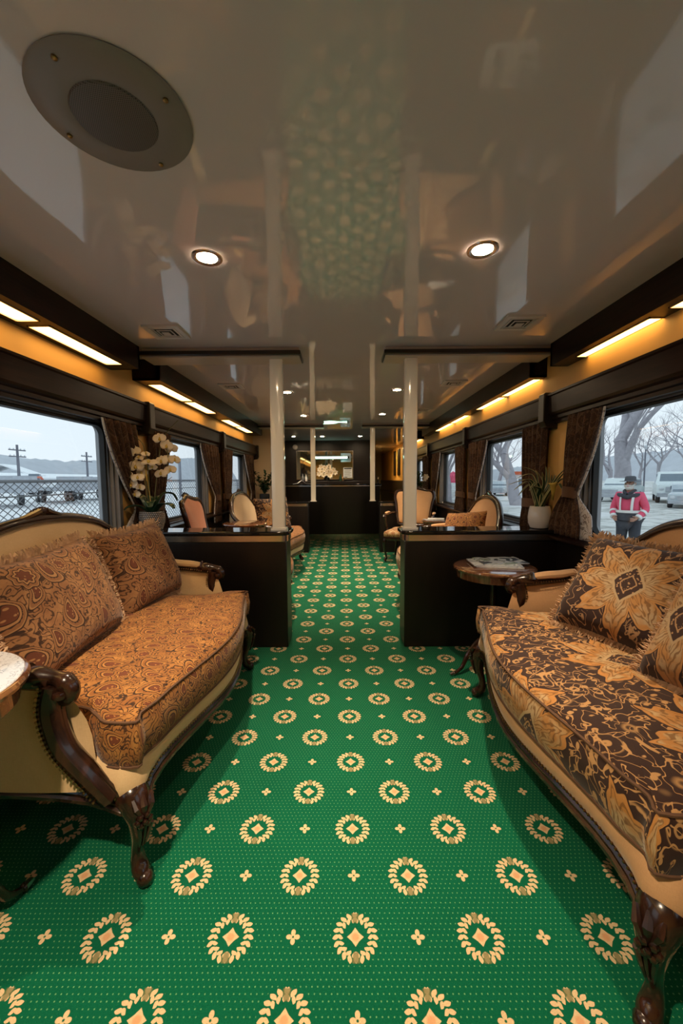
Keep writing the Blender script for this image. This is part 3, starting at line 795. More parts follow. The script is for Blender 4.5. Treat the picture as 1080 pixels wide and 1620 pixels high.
        b.tube(po, [.040 - .010 * abs(i / (len(po) - 1) - .3) for i in range(len(po))], 10, flat_=.85)
        b.tube([(x + s * .018, y + .012, z) for x, y, z in po], .009, 6); b.tube([(x - s * .002, y + .030, z) for x, y, z in po], .008, 6)
        b.build('arm_post', 'mahogany', root)
        if nail:
            for ln_ in ([(x + s * .030, y - .024, z) for x, y, z in po], [(X + s * .026, y, z - .026) for x, y, z in pad], [(X - s * .026, y, z - .026) for x, y, z in pad], [(x - s * .028, y - .03, z) for x, y, z in po[:14]]):
                nails(MB(), ln_).build('nailhead_strip', 'brass', root)
    # cabriole legs
    for s in (1, -1):
        for fr_ in (1, 0):
            b = MB()
            if fr_:
                x0, y0 = s * (hb - .035), -.052
                pth = cr([(x0, y0 - .01, .285), (x0 + s * .016, y0 + .020, .235), (x0 + s * .016, y0 + .022, .17), (x0 + s * .004, y0 + .006, .10), (x0 + s * .006, y0 + .010, .055), (x0 + s * .020, y0 + .030, .026)], 6)
                rd = [.044, .046, .047, .046, .044, .042, .040, .037, .034, .031, .029, .027, .025, .023, .021, .019, .0178, .017, .0168, .017, .018, .0195, .021, .022, .023, .0245, .025, .025, .0235, .022, .018]
                b.tube(pth, rd[:len(pth)], 12)
                b.ball((x0 + s * .022, y0 + .034, .024), .024, 9)
                # carved knee: rosette, leaves and flutes
                c0 = Vector((x0 + s * .044, y0 + .052, .225))
                for q in range(6):
                    a = q * PI / 3; b.ball(c0 + Vector((s * .012 * math.cos(a), -.012 * math.cos(a), .014 * math.sin(a))), .0095, 6)
                b.ball(c0 + Vector((s * .005, .005, 0)), .008, 6)
                for q in (-1, 0, 1):
                    b.tube([(x0 + s * (.034 + q * .012), y0 + .050 - q * .012, .205), (x0 + s * (.032 + q * .008), y0 + .044 - q * .008, .17), (x0 + s * (.024 + q * .005), y0 + .032 - q * .005, .13)], [.007, .006, .003], 6)
                    b.tube([(x0 + s * (.020 + q * .018), y0 + .036 - q * .018, .285), (x0 + s * (.036 + q * .014), y0 + .050 - q * .014, .262), (x0 + s * (.040 + q * .006), y0 + .052 - q * .006, .240)], [.006, .011, .005], 6)
            else:
                x0, y0 = s * (hb - .07), -.70
                b.tube(cr([(x0, y0, .285), (x0, y0 - .005, .18), (x0 + s * .006, y0 - .02, .08), (x0 + s * .012, y0 - .04, .006)], 5), [.030 - .0008 * i for i in range(16)], 9)
            b.build('leg', 'mahogany', root)
    return root

settee((-.578, 1.775, 0), -PI / 2, 'gold paisley sofa with tan velvet and carved dark wood, holding two fringed brown cushions', group=None)
settee((.668, 1.455, 0), R(86.6), 'brown damask sofa with tan velvet and carved dark wood, by the red jacket window', cush='damask', fab='velvet_brown')
settee((-.600, 5.25, 0), -PI / 2, 'pale cream settee with gold paisley seat behind the near left divider', fab='velvet_pale', nail=False)
settee((.600, 3.83, 0), R(84), 'tan tub settee with pale woven outer back behind the near right divider', fab='velvet_brown', cush='damask_seat', outer='weave', nail=False)

# ------------------------------------------------------------------ cushions
def pillow(loc, rot, a, b_, t, mat, label, group, fringe=True, seed=1, uvo=(0, 0)):
    root = empty('throw_pillow', loc, 0, label, 'cushion', group); root.rotation_euler = rot
    n = 22; rows_t, uv = [], []
    def pt(i, j, s):
        u, v = -1 + 2 * i / n, -1 + 2 * j / n
        h = max(0., (1 - u ** 4) * (1 - v ** 4)) ** .55
        px = u * a * (1 - .075 * (1 - v * v) * abs(u)) ; py = v * b_ * (1 - .075 * (1 - u * u) * abs(v))
        w = .006 * math.sin(5 * u + 3 * v + seed) * h
        return (px, py, s * (t * h + w))
    mb = MB()
    for s in (1, -1):
        g = [[pt(i, j, s) for j in range(n + 1)] for i in range(n + 1)]
        uvs = [[(p[0] + uvo[0], p[1] + uvo[1]) for p in r] for r in g]
        mb.grid(g, uv=uvs, flip=s < 0)
    body = mb.build('pillow_cover', mat, root, ang=180)
    if fringe:
        rnd = random.Random(seed); f = MB(); N = 760
        for k in range(N):
            q = k / N * 4; e = int(q); w = -1 + 2 * (q - e)
            i, j = {0: (w, 1), 1: (1, -w), 2: (-w, -1), 3: (-1, w)}[e]
            p = Vector((i * a * (1 - .075 * (1 - j * j) * abs(i)), j * b_ * (1 - .075 * (1 - i * i) * abs(j)), 0))
            o = Vector((i if abs(i) == 1 else 0, j if abs(j) == 1 else 0, 0))
            tv = Vector((o.y, -o.x, 0))
            L = rnd.uniform(.018, .038); d = o * L + tv * rnd.uniform(-.012, .012) + Vector((0, 0, rnd.uniform(-.014, .014)))
            d2 = tv * rnd.uniform(-.008, .008) + Vector((0, 0, rnd.uniform(-.008, .008)))
            f.tube([p - o * .008, p + d * .55 + d2, p + d], [.0034, .0036, .0020], 3)
        f.build('fringe', 'fringe', root)
    return root
def face(yaw, lean):
    """stand a cushion on edge: its face normal points to yaw (deg, 0 = +x), tilted back by lean"""
    n = Vector((math.cos(R(yaw)) * math.cos(R(lean)), math.sin(R(yaw)) * math.cos(R(lean)), math.sin(R(lean))))
    yv = Vector((0, 0, 1)) - n * n.z; yv.normalize(); xv = yv.cross(n)
    return Matrix((xv, yv, n)).transposed()
def pl(loc, yaw, lean, roll, *a, **k):
    return pillow(loc, (face(yaw, lean) @ Matrix.Rotation(R(roll), 3, 'Z')).to_euler(), *a, **k)
GL = 'fringed brown paisley cushions'; GD = 'fringed brown damask cushions'
pl((-1.115, 1.53, .725), 3, 22, 2, .320, .220, .10, 'paisley_pillow', 'brown paisley fringed cushion nearest the marble-pale round table on the gold sofa', GL, seed=2)
pl((-1.125, 2.20, .725), -8, 20, 2, .260, .222, .10, 'paisley_pillow', 'brown paisley fringed cushion beside the far arm of the gold sofa', GL, seed=5, uvo=(.07, .11))
pl((1.17, 1.60, .730), 205, 35, -3, .250, .226, .10, 'damask_pillow', 'brown damask fringed cushion with full flower, against the far arm of the damask sofa', GD, seed=8, uvo=(-.03, .0))
pl((1.165, 1.11, .725), 192, 32, 0, .250, .220, .10, 'damask_pillow', 'brown damask fringed cushion on the near half of the damask sofa, partly cut off', GD, seed=11, uvo=(.12, .02))
pl((-.93, 5.28, .735), -50, 18, 0, .26, .24, .07, 'damask_pillow', 'brown patterned cushion on the pale settee behind the near left post', None, seed=14, fringe=False)
pl((1.12, 3.72, .70), 215, 30, 8, .24, .22, .07, 'paisley', 'gold brown paisley cushion on the tan tub settee', None, seed=17, fringe=False)

# ------------------------------------------------------------------ round tables
def table(loc, r, h, label, rz=0, top='tabletop', legs='mahogany', inlay=None):
    root = empty('side_table', loc, rz, label, 'table', None)
    t = MB().lathe([(0, h - .022), (r - .012, h - .022), (r - .002, h - .018), (r, h - .010), (r - .004, h - .003), (r - .012, h), (r - .022, h - .0015), (r - .03, h - .0005), (0, h - .0005)], 56).build('table_top', top, root, ang=30)
    if inlay: tag(MB().lathe([(r - .010, h - .0004), (r - .012, h + .0014), (0, h + .0014)], 56).build('inlay', inlay, t, ang=30), 'pale disc with the window reflection in its colour')  # thin disc added to carry the coloured-in reflection
    MB().lathe([(r - .030, h - .068), (r - .022, h - .066), (r - .020, h - .030), (r - .018, h - .022), (r - .04, h - .022)], 56).build('apron', 'tabletop', root, ang=30)
    MB().lathe([(.0, h - .06), (.05, h - .06), (.055, h - .075), (.024, h - .09), (.018, h - .13), (.022, h - .2), (.017, h - .30), (.028, .27), (.036, .24), (.026, .22), (.034, .19), (.034, .165), (.012, .150), (.0, .14)], 20).build('pedestal', legs, root)
    for q in range(3):
        a = R(120 * q); c, s = math.cos(a), math.sin(a)
        pts = cr([(.02 * c, .02 * s, .185), (.09 * c, .09 * s, .20), (.165 * c, .165 * s, .125), (.21 * c, .21 * s, .045), (.262 * c, .262 * s, .013)], 5)
        l = MB().tube(pts, [.020 - .0006 * i for i in range(len(pts))], 9, flat_=1.1)
        l.ball((.266 * c, .266 * s, .013), .014, 7)
        lo = l.build('leg', legs, root)
        MB().tube([(.262 * c, .262 * s, .0135), (.290 * c, .290 * s, .010)], [.0145, .010], 8).build('toe_cap', 'chrome', lo)
    return root
table((-.955, .815, 0), .228, .75, 'round side table with pale reflecting top at the near end of the gold sofa', R(87), inlay='stone')
table((.925, 2.435, 0), .243, .665, 'round brown side table with magazines in front of the near right divider', R(195))
table((-1.05, 4.26, 0), .235, .745, 'round orange brown table behind the near left divider', R(20))
table((1.17, 5.02, 0), .185, .685, 'small round table with papers beside the tan armchair', R(20))

def magazine(loc, rz, w, d, t, mat, label, tilt=0.):
    root = empty('magazine', loc, rz, label, 'magazine', None); root.rotation_euler = (tilt, 0, rz)
    MB().box(-w / 2, w / 2, -d / 2, d / 2, .0012, t - .0012).build('pages', 'paper', root, smooth=False)
    c = MB().box(-w / 2, w / 2, -d / 2 - .001, d / 2 + .001, 0, .0012).box(-w / 2, w / 2, -d / 2 - .001, d / 2 + .001, t - .0012, t).box(-w / 2 - .0012, -w / 2, -d / 2 - .001, d / 2 + .001, 0, t)
    c.build('cover', mat, root, smooth=False)
    return root
magazine((.955, 2.46, .6655), R(-12), .27, .20, .008, 'cover2', 'pale magazine lowest in the stack on the brown side table')
magazine((.935, 2.475, .6740), R(-4), .28, .20, .006, 'cover2', 'white magazine in the middle of the stack on the brown side table')
magazine((.985, 2.50, .6805), R(3), .28, .20, .006, 'cover1', 'dark and green covered magazine topmost on the brown side table')
magazine((1.13, 5.0, .6855), R(10), .22, .16, .010, 'cover2', 'white magazine on the small table beside the tan armchair')
magazine((1.17, 5.04, .6960), R(-15), .20, .15, .006, 'paper', 'upper white leaflet on the small table beside the tan armchair')

# ------------------------------------------------------------------ armchairs
def armchair(loc, rz, label, fab, seatfab, d=.60):
    root = empty('armchair', loc, rz, label, 'armchair', 'carved armchairs with cabriole legs')
    w = .31
    def cart(sx, sz, k=5):   # cartouche outline in (x, z), z from 0 to 1
        pts = [(-.62, 0), (.62, 0), (.80, .12), (.86, .34), (.92, .60), (1.0, .82), (.90, .96), (.62, .985), (.30, 1.02), (0, 1.05), (-.30, 1.02), (-.62, .985), (-.90, .96), (-1.0, .82), (-.92, .60), (-.86, .34), (-.80, .12)]
        return [(a * sx, c * sz) for a, c in cr(pts, k, True)]
    # back: leaning; local point (x, s, off) -> 3-D
    y0, z0, tl = -d / 2 + .01, .50, R(14)
    def bp(x, s, off): return (x, y0 - s * math.sin(tl) + off * math.cos(tl) - .16 * (x / w) ** 2 * -.25, z0 + s * math.cos(tl) + off * math.sin(tl))
    oc = cart(w * .98, .55)
    b = MB().tube([bp(x, s, 0) for x, s in oc], .021, 9, closed=True)
    b.tube([bp(x * .93, .02 + s * .93, .012) for x, s in oc], .007, 6, closed=True)
    for i in range(-4, 5): b.ball(bp(i * .018, .585 + .016 * (1 - abs(i) / 4), 0), .014, 6)
    for s in (1, -1): b.tube([bp(s * .18, .01, 0), (s * .20, -d / 2 + .02, .36)], .020, 8)
    b.build('back_frame', 'mahogany', root)
    for side, nm in ((1, 'backrest'), (-1, 'outer_back')):
        rows = []
        for f, h in ((.96, 0), (.90, .020), (.75, .034), (.45, .042), (.02, .044)):
            rows.append([bp(x * f, .275 + (s - .275) * f, side * h * (1 if side > 0 else .4)) for x, s in oc])
        MB().grid(rows, closed_v=True).build(nm, fab, root, ang=180)
    # seat
    so = cr([(-.27, -d / 2 + .02), (.27, -d / 2 + .02), (.30, -.05), (.33, d / 2 - .06), (.29, d / 2 - .01), (.12, d / 2 + .015), (-.12, d / 2 + .015), (-.29, d / 2 - .01), (-.33, d / 2 - .06), (-.30, -.05)], 5, True)
    b = MB().grid([[(x * f, y * f, z) for x, y in so] for f, z in ((.95, .325), (1.0, .330), (1.01, .35), (1.0, .375), (.95, .38))], closed_v=True, cap=True)
    b.build('seat_rail', 'mahogany', root)
    rows, uv = [], []
    for f, z in ((.97, .375), (1.0, .39), (1.0, .42), (.97, .445), (.88, .462), (.6, .474), (.02, .477)):
        rows.append([(x * f, y * f, z) for x, y in so]); uv.append([(x * (f + (.477 - z) * 2), y * (f + (.477 - z) * 2)) for x, y in so + so[:1]])
    MB().grid(rows, closed_v=True, uv=uv).build('seat', seatfab, root, ang=80)
    for s in (1, -1):
        ax = cr([(s * .285, -d / 2 + .0, .68), (s * .325, -.14, .685), (s * .345, .02, .675), (s * .350, .12, .668), (s * .350, .165, .650), (s * .350, .160, .628)], 5)
        b = MB().tube(ax, [.019 + .005 * (i > 14) for i in range(len(ax))], 9)
        b.tube(cr([(s * .348, .10, .66), (s * .352, .06, .58), (s * .340, .04, .48), (s * .318, .06, .37)], 5), .019, 9)
        b.build('arm', 'mahogany', root)
        MB().tube(cr([(s * .335, -.12, .702), (s * .345, -.04, .704), (s * .349, .06, .694)], 4), [.012, .02, .023, .024, .024, .024, .023, .02, .012], 9, flat_=.6).build('arm_pad', fab, root)
        for q in (1, -1):
            x0, yy = s * .30, q * (d / 2 - .05)
            if q > 0: pt, rd = [(x0, yy, .36), (x0 + s * .016, yy + .022, .29), (x0 + s * .010, yy + .014, .18), (x0 - s * .004, yy - .006, .08), (x0 + s * .010, yy + .018, .018)], [.036, .036, .034, .032, .030, .028, .026, .024, .022, .020, .018, .0165, .016, .016, .0155, .016, .017, .019, .020, .0195, .018]
            else: pt, rd = [(x0 * .85, yy, .36), (x0 * .85, yy - .01, .22), (x0 * .9, yy - .04, .10), (x0 * .95, yy - .09, .010)], [.026 - .0006 * i for i in range(16)]
            pt = cr(pt, 5); MB().tube(pt, rd[:len(pt)], 9).build('leg', 'mahogany', root)
    return root
armchair((-.88, 3.62, 0), R(-84), 'salmon backed armchair behind the near left divider by the fence window', 'velvet_salmon', 'paisley', .80)
armchair((.98, 5.88, 0), R(160), 'tan backed armchair with pale patterned seat in front of the far right divider', 'velvet_brown', 'damask_seat', .60)

# ------------------------------------------------------------------ curtains
def curtain(x, sgn, top, tie, bot, label, lin=1, zt=1.60, ztie=1.00, zb=.70, seed=0, ph=0., lw=0.):
    """top / tie / bot = (window-side y, wall-side y)"""
    yc = (top[0] + top[1]) / 2
    root = empty('curtain', (x - sgn * .055, yc, 0), 0, label, 'curtain', 'brown patterned curtains tied back beside the windows')
    nz, ny = 26, 46; rnd = random.Random(seed)
    zs = [zt - (zt - zb) * i / nz for i in range(nz + 1)]
    def edge(z):
        if z > ztie:
            f = (zt - z) / (zt - ztie); g0 = f ** 1.7 * .55 + f * .45; g1 = f
            return top[0] + (tie[0] - top[0]) * g0, top[1] + (tie[1] - top[1]) * g1
        f = (ztie - z) / (ztie - zb); f = math.sin(min(1, f * 1.15) * PI / 2)
        return tie[0] + (bot[0] - tie[0]) * f, tie[1] + (bot[1] - tie[1]) * f
    rows, uv, lrow = [], [], []
    nf = 5.5
    for z in zs:
        a, c = edge(z); w = abs(c - a); rw, uu = [], []
        amp = .022 * (.6 + .4 * min(1, abs(z - ztie) / .25))
        for j in range(ny + 1):
            t = j / ny
            d = math.sin(t * nf * 2 * PI + ph + .6 * math.sin(z * 4 + seed)) * amp + math.sin(t * 5 + z * 3) * .006
            rw.append((-sgn * d, a + (c - a) * t - yc, z)); uu.append((t * .75, z))
        rows.append(rw); uv.append(uu)
        q_ = (.007 + lw * min(1, max(0, (ztie - .03 - z) / .10))) * (-1 if a < c else 1)
        lrow.append([(sgn * .006 + rw[0][0], rw[0][1], z), (sgn * .008 + rw[0][0] + (.010 * sgn if lw else 0), rw[0][1] + q_ * .5, z), (sgn * .012 + rw[0][0], rw[0][1] + q_, z), (sgn * .016 + rw[0][0], rw[0][1] + q_, z)])
    o = MB().grid(rows, uv=uv).build('drape', 'curtain', root, ang=180)
    m = o.modifiers.new('thickness', 'SOLIDIFY'); m.thickness = .004
    if lin:
        l = MB().grid(lrow).build('lining', 'lining', root, ang=180); m = l.modifiers.new('thickness', 'SOLIDIFY'); m.thickness = .003
    a, c = edge(ztie); lo, hi = min(a, c) - .012 - yc, max(a, c) + .012 - yc
    MB().grid([[(-.037 * math.cos(q), (lo + hi) / 2 + (hi - lo) / 2 * math.sin(q) * 1., z + .012 * math.cos(q)) for q in [2 * PI * k / 20 for k in range(20)]] for z in (ztie - .035, ztie - .03, ztie + .03, ztie + .035)], closed_v=True).build('tieback', 'curtain', root)
    return root
curtain(XL, -1, (2.56, 2.96), (2.93, 3.06), (2.80, 3.10), 'dark curtain swept aside between the fence window and the white orchid', ph=1., lw=.06)
curtain(XL, -1, (3.55, 3.20), (3.36, 3.19), (3.44, 3.18), 'dark curtain hanging straight behind the white orchid', lin=0, ph=2., seed=3)
curtain(XL, -1, (4.38, 4.85), (4.78, 4.90), (4.68, 4.92), 'curtain at the far side of the window behind the salmon chair', seed=5)
curtain(XL, -1, (5.52, 5.08), (5.42, 5.10), (5.46, 5.08), 'curtain beside the pale settee, near side of the last left window', seed=7, lin=0)
curtain(XL, -1, (6.25, 6.75), (6.66, 6.82), (6.6, 6.85), 'curtain between the last left window and the leafy plant', seed=9)
curtain(XR, 1, (2.30, 2.64), (2.54, 2.66), (2.46, 2.82), 'curtain swept aside between the striped plant and the red jacket window', ph=.5, zb=.82, ztie=1.10, lw=.09)
curtain(XR, 1, (3.30, 2.93), (3.27, 2.95), (3.30, 2.95), 'curtain hanging straight behind the striped plant', lin=0, seed=2, zb=.78)
curtain(XR, 1, (4.20, 4.66), (4.46, 4.65), (4.40, 4.68), 'curtain at the far side of the window behind the tub settee', seed=4)
curtain(XR, 1, (5.27, 4.85), (5.20, 4.87), (5.24, 4.85), 'curtain between the tub settee and the tan armchair, near side of the small window', seed=6, lin=0)
curtain(XR, 1, (6.12, 6.58), (6.44, 6.60), (6.38, 6.62), 'curtain at the far side of the small window behind the tan armchair', seed=8)
curtain(XR, 1, (7.42, 6.88), (7.34, 6.90), (7.40, 6.88), 'farthest right curtain above the flowering plant on the far divider', seed=12, lin=0)
# ------------------------------------------------------------------ plants
def strap(b, pts, wid, fold=.25, n=5, upv=(0, 0, 1), thick=0.):
    """leaf blade along pts; wid(t) half width; UV u across"""
    P = [Vector(p) for p in pts]; m = len(P); rows, uv = [], []
    prev = None
    for i in range(m):
        t = P[min(i + 1, m - 1)] - P[max(i - 1, 0)]; t.normalize()
        s = t.cross(Vector(upv)) if prev is None else prev - t * prev.dot(t)
        if s.length < 1e-3: s = Vector((1, 0, 0))
        s.normalize(); prev = s; nn = s.cross(t); w = wid(i / (m - 1))
        rows.append([P[i] + s * w * q + nn * (abs(q) * fold * w) for q in [-1 + 2 * k / (n - 1) for k in range(n)]])
        uv.append([(k / (n - 1), i / (m - 1)) for k in range(n)])
    b.grid(rows, uv=uv); return b
def leafw(w, base=.35):
    return lambda t: w * (base + (1 - base) * min(1, t * 4)) * max(.02, (1 - t ** 3)) ** .8

def petal_mesh(b, c, d, n, L, Wd, cup=.2):
    """rounded petal starting at c along d, normal n"""
    d = Vector(d).normalized(); n = Vector(n); n = (n - d * n.dot(d)).normalized(); s = d.cross(n); rows = []
    for i in range(7):
        t = i / 6; w = Wd * math.sin(PI * (t * .86 + .10)) ** .7
        rows.append([Vector(c) + d * (L * t) + s * (w * q) + n * (cup * L * (t * t * -.5 + q * q * .35 * w / Wd)) for q in (-1, -.5, 0, .5, 1)])
    b.grid(rows)
def orchid_flower(parent, c, nrm, size, seed):
    rnd = random.Random(seed); n = Vector(nrm).normalized(); u = Vector((0, 0, 1)); u = (u - n * u.dot(n)).normalized(); w = n.cross(u)
    b = MB(); a0 = rnd.uniform(-.25, .25)
    for a, L, Wd in ((90, .50, .20), (210, .50, .20), (330, .50, .20), (8, .56, .34), (172, .56, .34)):
        a = R(a) + a0; d = u * math.sin(a) + w * math.cos(a)
        petal_mesh(b, Vector(c) + n * (.004 if Wd > .3 else 0), d, n, L * size, Wd * size, rnd.uniform(.1, .35))
    o = b.build('flower', 'petal', parent, ang=180)
    m = o.modifiers.new('thickness', 'SOLIDIFY'); m.thickness = .0012
    lip = MB().ball(Vector(c) + n * .012 - u * .008, .011 * size / .10, 7, (1, 1, 1.2)); lip.ball(Vector(c) + n * .014 + u * .004, .006, 6)
    lip.build('lip', 'petal_centre', o)
def orchid():
    bx, by, bz = -1.395, 2.91, .84
    root = empty('potted_orchid', (bx, by, bz), 0, 'white orchid in a hammered silver pot on the left divider', 'plant')
    MB().lathe([(.0, 0), (.060, 0), (.070, .006), (.086, .055), (.088, .10), (.083, .138), (.078, .138), (.080, .10), (.0, .10)], 40).build('pot', 'hammer', root)
    MB().lathe([(.079, .112), (.04, .124), (0, .128)], 16).build('potting_moss', 'soil', root)
    def P(u, v, y): return Vector(((u - 545) / 634.4 * y - bx, y - by, 1.2 - (v - 757.5) / 634.4 * y - bz))
    stems = [cr([(0, 0, .11), P(239, 790, 2.90), P(238, 745, 2.88), P(236, 715, 2.87), P(229, 717, 2.86), P(213, 728, 2.84), P(209, 752, 2.82)], 5),
             cr([(.01, .01, .11), P(247, 780, 2.93), P(254, 730, 2.98), P(262, 695, 3.02), P(272, 680, 3.03), P(288, 664, 3.04)], 5),
             cr([(-.01, .0, .11), P(234, 770, 2.92), P(233, 725, 2.92), P(231, 700, 2.92), P(213, 684, 2.91)], 5),
             cr([P(262, 697, 3.02), P(270, 715, 3.0), P(268, 740, 3.0), P(267, 756, 3.0), P(275, 752, 2.99)], 5)]
    for i, s in enumerate(stems): MB().tube(s, [.0042 - .0026 * k / len(s) for k in range(len(s))], 6).build('flower_stem', 'stem', root)
    MB().tube([P(235, 742, 2.89), (.012, -.02, .11)], .0022, 6).tube([P(234, 740, 2.885), P(235.5, 758, 2.885)], .005, 6).build('support_stake', 'petal_centre', root)
    fl = [(240, 729, 2.84, .105, (.1, -.5, .85)), (258, 692, 2.98, .085, (.4, -.9, .1)), (269, 703, 3.0, .09, (.1, -1, -.1)), (276, 708, 3.04, .085, (.4, -1, .2)), (260, 727, 2.96, .085, (0, -1, .1)), (270, 725, 3.0, .085, (.3, -1, .2)),
          (280, 725, 3.02, .08, (.6, -.8, .3)), (258, 747, 2.95, .085, (.1, -.8, .5)), (273, 741, 2.99, .08, (.3, -1, .3)), (245, 737, 2.9, .06, (.2, -.7, .6)),
          (209, 713, 2.88, .085, (-.1, -1, .1)), (218, 711, 2.9, .08, (.1, -1, 0)), (219, 735, 2.86, .10, (.2, -1, .1)), (221, 753, 2.82, .08, (.2, -.7, .5)), (211, 764, 2.84, .085, (-.2, -1, .2)), (224, 768, 2.86, .06, (.3, -.8, .4)), (207, 749, 2.86, .07, (-.4, -1, .1)),
          (225, 722, 2.85, .06, (0, -.6, .7)), (235, 716, 2.85, .055, (.4, -.6, .6)), (216, 779, 2.88, .07, (0, -1, .2)), (228, 745, 2.90, .075, (.1, -1, .1))]
    for i, (u, v, y, s, n) in enumerate(fl): orchid_flower(root, P(u, v, y), n, s, i)
    for i, (dx, dy, dz, L) in enumerate(((.9, -.3, .42, .19), (-.75, -.55, .35, .17), (.35, -.9, .55, .15), (-.2, .8, .7, .15), (-.9, .2, .75, .18), (.55, .4, .85, .17))):
        d = Vector((dx, dy, 0)).normalized(); pts = cr([d * .015 + Vector((0, 0, .115)), d * L * .45 + Vector((0, 0, .115 + dz * .16)), d * L * .85 + Vector((0, 0, .115 + dz * .17)), d * L * 1.05 + Vector((0, 0, .115 + dz * .11))], 4)
        o = strap(MB(), pts, lambda t: .038 * (.35 + .65 * math.sin(PI * min(1, t * .9 + .12))), .3).build('leaf', 'leaf', root, ang=180)
        m = o.modifiers.new('thickness', 'SOLIDIFY'); m.thickness = .003
orchid()

def striped_plant():
    bx, by, bz = 1.415, 2.885, .84
    root = empty('potted_plant', (bx, by, bz), 0, 'striped strap-leaved plant in a white glazed pot on the right divider', 'plant')
    MB().lathe([(0, 0), (.050, 0), (.062, .006), (.076, .04), (.079, .08), (.073, .13), (.066, .160), (.060, .160), (.064, .13), (.066, .12), (0, .12)], 40).build('pot', 'ceramic', root)
    MB().lathe([(.064, .135), (.03, .145), (0, .148)], 16).build('potting_soil', 'soil', root)
    def P(u, v, y): return Vector(((u - 545) / 634.4 * y - bx, y - by, 1.2 - (v - 757.5) / 634.4 * y - bz))
    tips = [(806, 767, 2.80, 838, 760), (814, 776, 2.84, 836, 763), (821, 785, 2.80, 838, 768), (817, 758, 2.9, 840, 752), (829, 740, 2.93, 848, 750), (838, 777, 2.78, 850, 765), (847, 745, 2.86, 858, 760), (863, 738, 2.88, 866, 760), (869, 740, 2.84, 870, 765), (873, 752, 2.92, 872, 770),
            (901, 737, 2.62, 886, 752), (897, 744, 2.64, 884, 760), (900, 763, 2.60, 890, 759), (890, 775, 2.70, 884, 767), (904, 756, 2.58, 888, 760), (858, 748, 2.80, 862, 765), (880, 740, 2.90, 877, 760), (842, 770, 2.76, 855, 775)]
    rnd = random.Random(3)
    for i, (u, v, y, mu, mv) in enumerate(tips):
        a = rnd.uniform(0, 6.28); s0 = Vector((.022 * math.cos(a), .022 * math.sin(a), .14))
        pts = cr([s0, (s0 + P(mu, mv, (y + 2.885) / 2)) * .5 + Vector((0, 0, .02)), P(mu, mv, (y + 2.885) / 2), P(u, v, y)], 5)
        o = strap(MB(), pts, leafw(.0165 + rnd.uniform(-.003, .003), .7), .35, 7).build('leaf', 'stripe_leaf', root, ang=180)
        m = o.modifiers.new('thickness', 'SOLIDIFY'); m.thickness = .0015
    o = strap(MB(), [P(876, 792, 2.80), P(876, 778, 2.775), P(876, 768, 2.745), P(875, 765, 2.735)], lambda t: .004 + .026 * t, .15, 5).build('young_leaf', 'petal_centre', root, ang=180)
    tag(o, 'pale yellow folded young leaf')
    m = o.modifiers.new('thickness', 'SOLIDIFY'); m.thickness = .0015
striped_plant()

def bushy(loc, label, h, w, seed, flowers=0, pot='ceramic'):
    root = empty('potted_plant', loc, 0, label, 'plant'); rnd = random.Random(seed)
    MB().lathe([(0, 0), (.055, 0), (.075, .02), (.085, .09), (.080, .13), (.070, .13), (.07, .11), (0, .11)], 24).build('pot', pot, root)
    st_, lf = MB(), MB()
    for i in range(26):
        a = rnd.uniform(0, 6.28); rr = w * rnd.uniform(.25, 1); top = Vector((rr * math.cos(a), rr * math.sin(a) * .7, .13 + h * rnd.uniform(.35, 1)))
        mid = Vector((top.x * .35, top.y * .35, .13 + (top.z - .13) * .6)); pts = cr([(0, 0, .11), mid, top], 4); st_.tube(pts, .003, 5)
        for k in range(8):
            p = Vector(pts[2 + (k * (len(pts) - 3)) // 7]); d = Vector((rnd.uniform(-1, 1), rnd.uniform(-1, 1), rnd.uniform(-.3, .8))).normalized()
            L = rnd.uniform(.05, .085)
            strap(lf, [p, p + d * L * .5 + Vector((0, 0, .008)), p + d * L], lambda t: .021 * math.sin(PI * min(1, t * .9 + .1)) + .002, .25, 3)
    st_.build('stems', 'stem', root); o = lf.build('foliage', 'leaf', root, ang=180)
    for k in range(flowers):
        a = rnd.uniform(0, 6.28); b = MB(); c = Vector((w * .8 * math.cos(a), w * .5 * math.sin(a) - .03, .13 + h * rnd.uniform(.5, 1.05)))
        for q in range(6):
            t = q * PI / 3; petal_mesh(b, c, (math.cos(t), -.35, math.sin(t)), (0, -1, 0), .05, .02, .3)
        b.build('flower', 'petal', root, ang=180)
bushy((-1.30, 6.63, .84), 'dark leafy plant on the far left divider below the access panel', .36, .22, 21, pot='black')
bushy((1.22, 6.63, .84), 'leafy plant on the far right divider behind the tan armchair', .34, .17, 22, flowers=3, pot='ceramic')

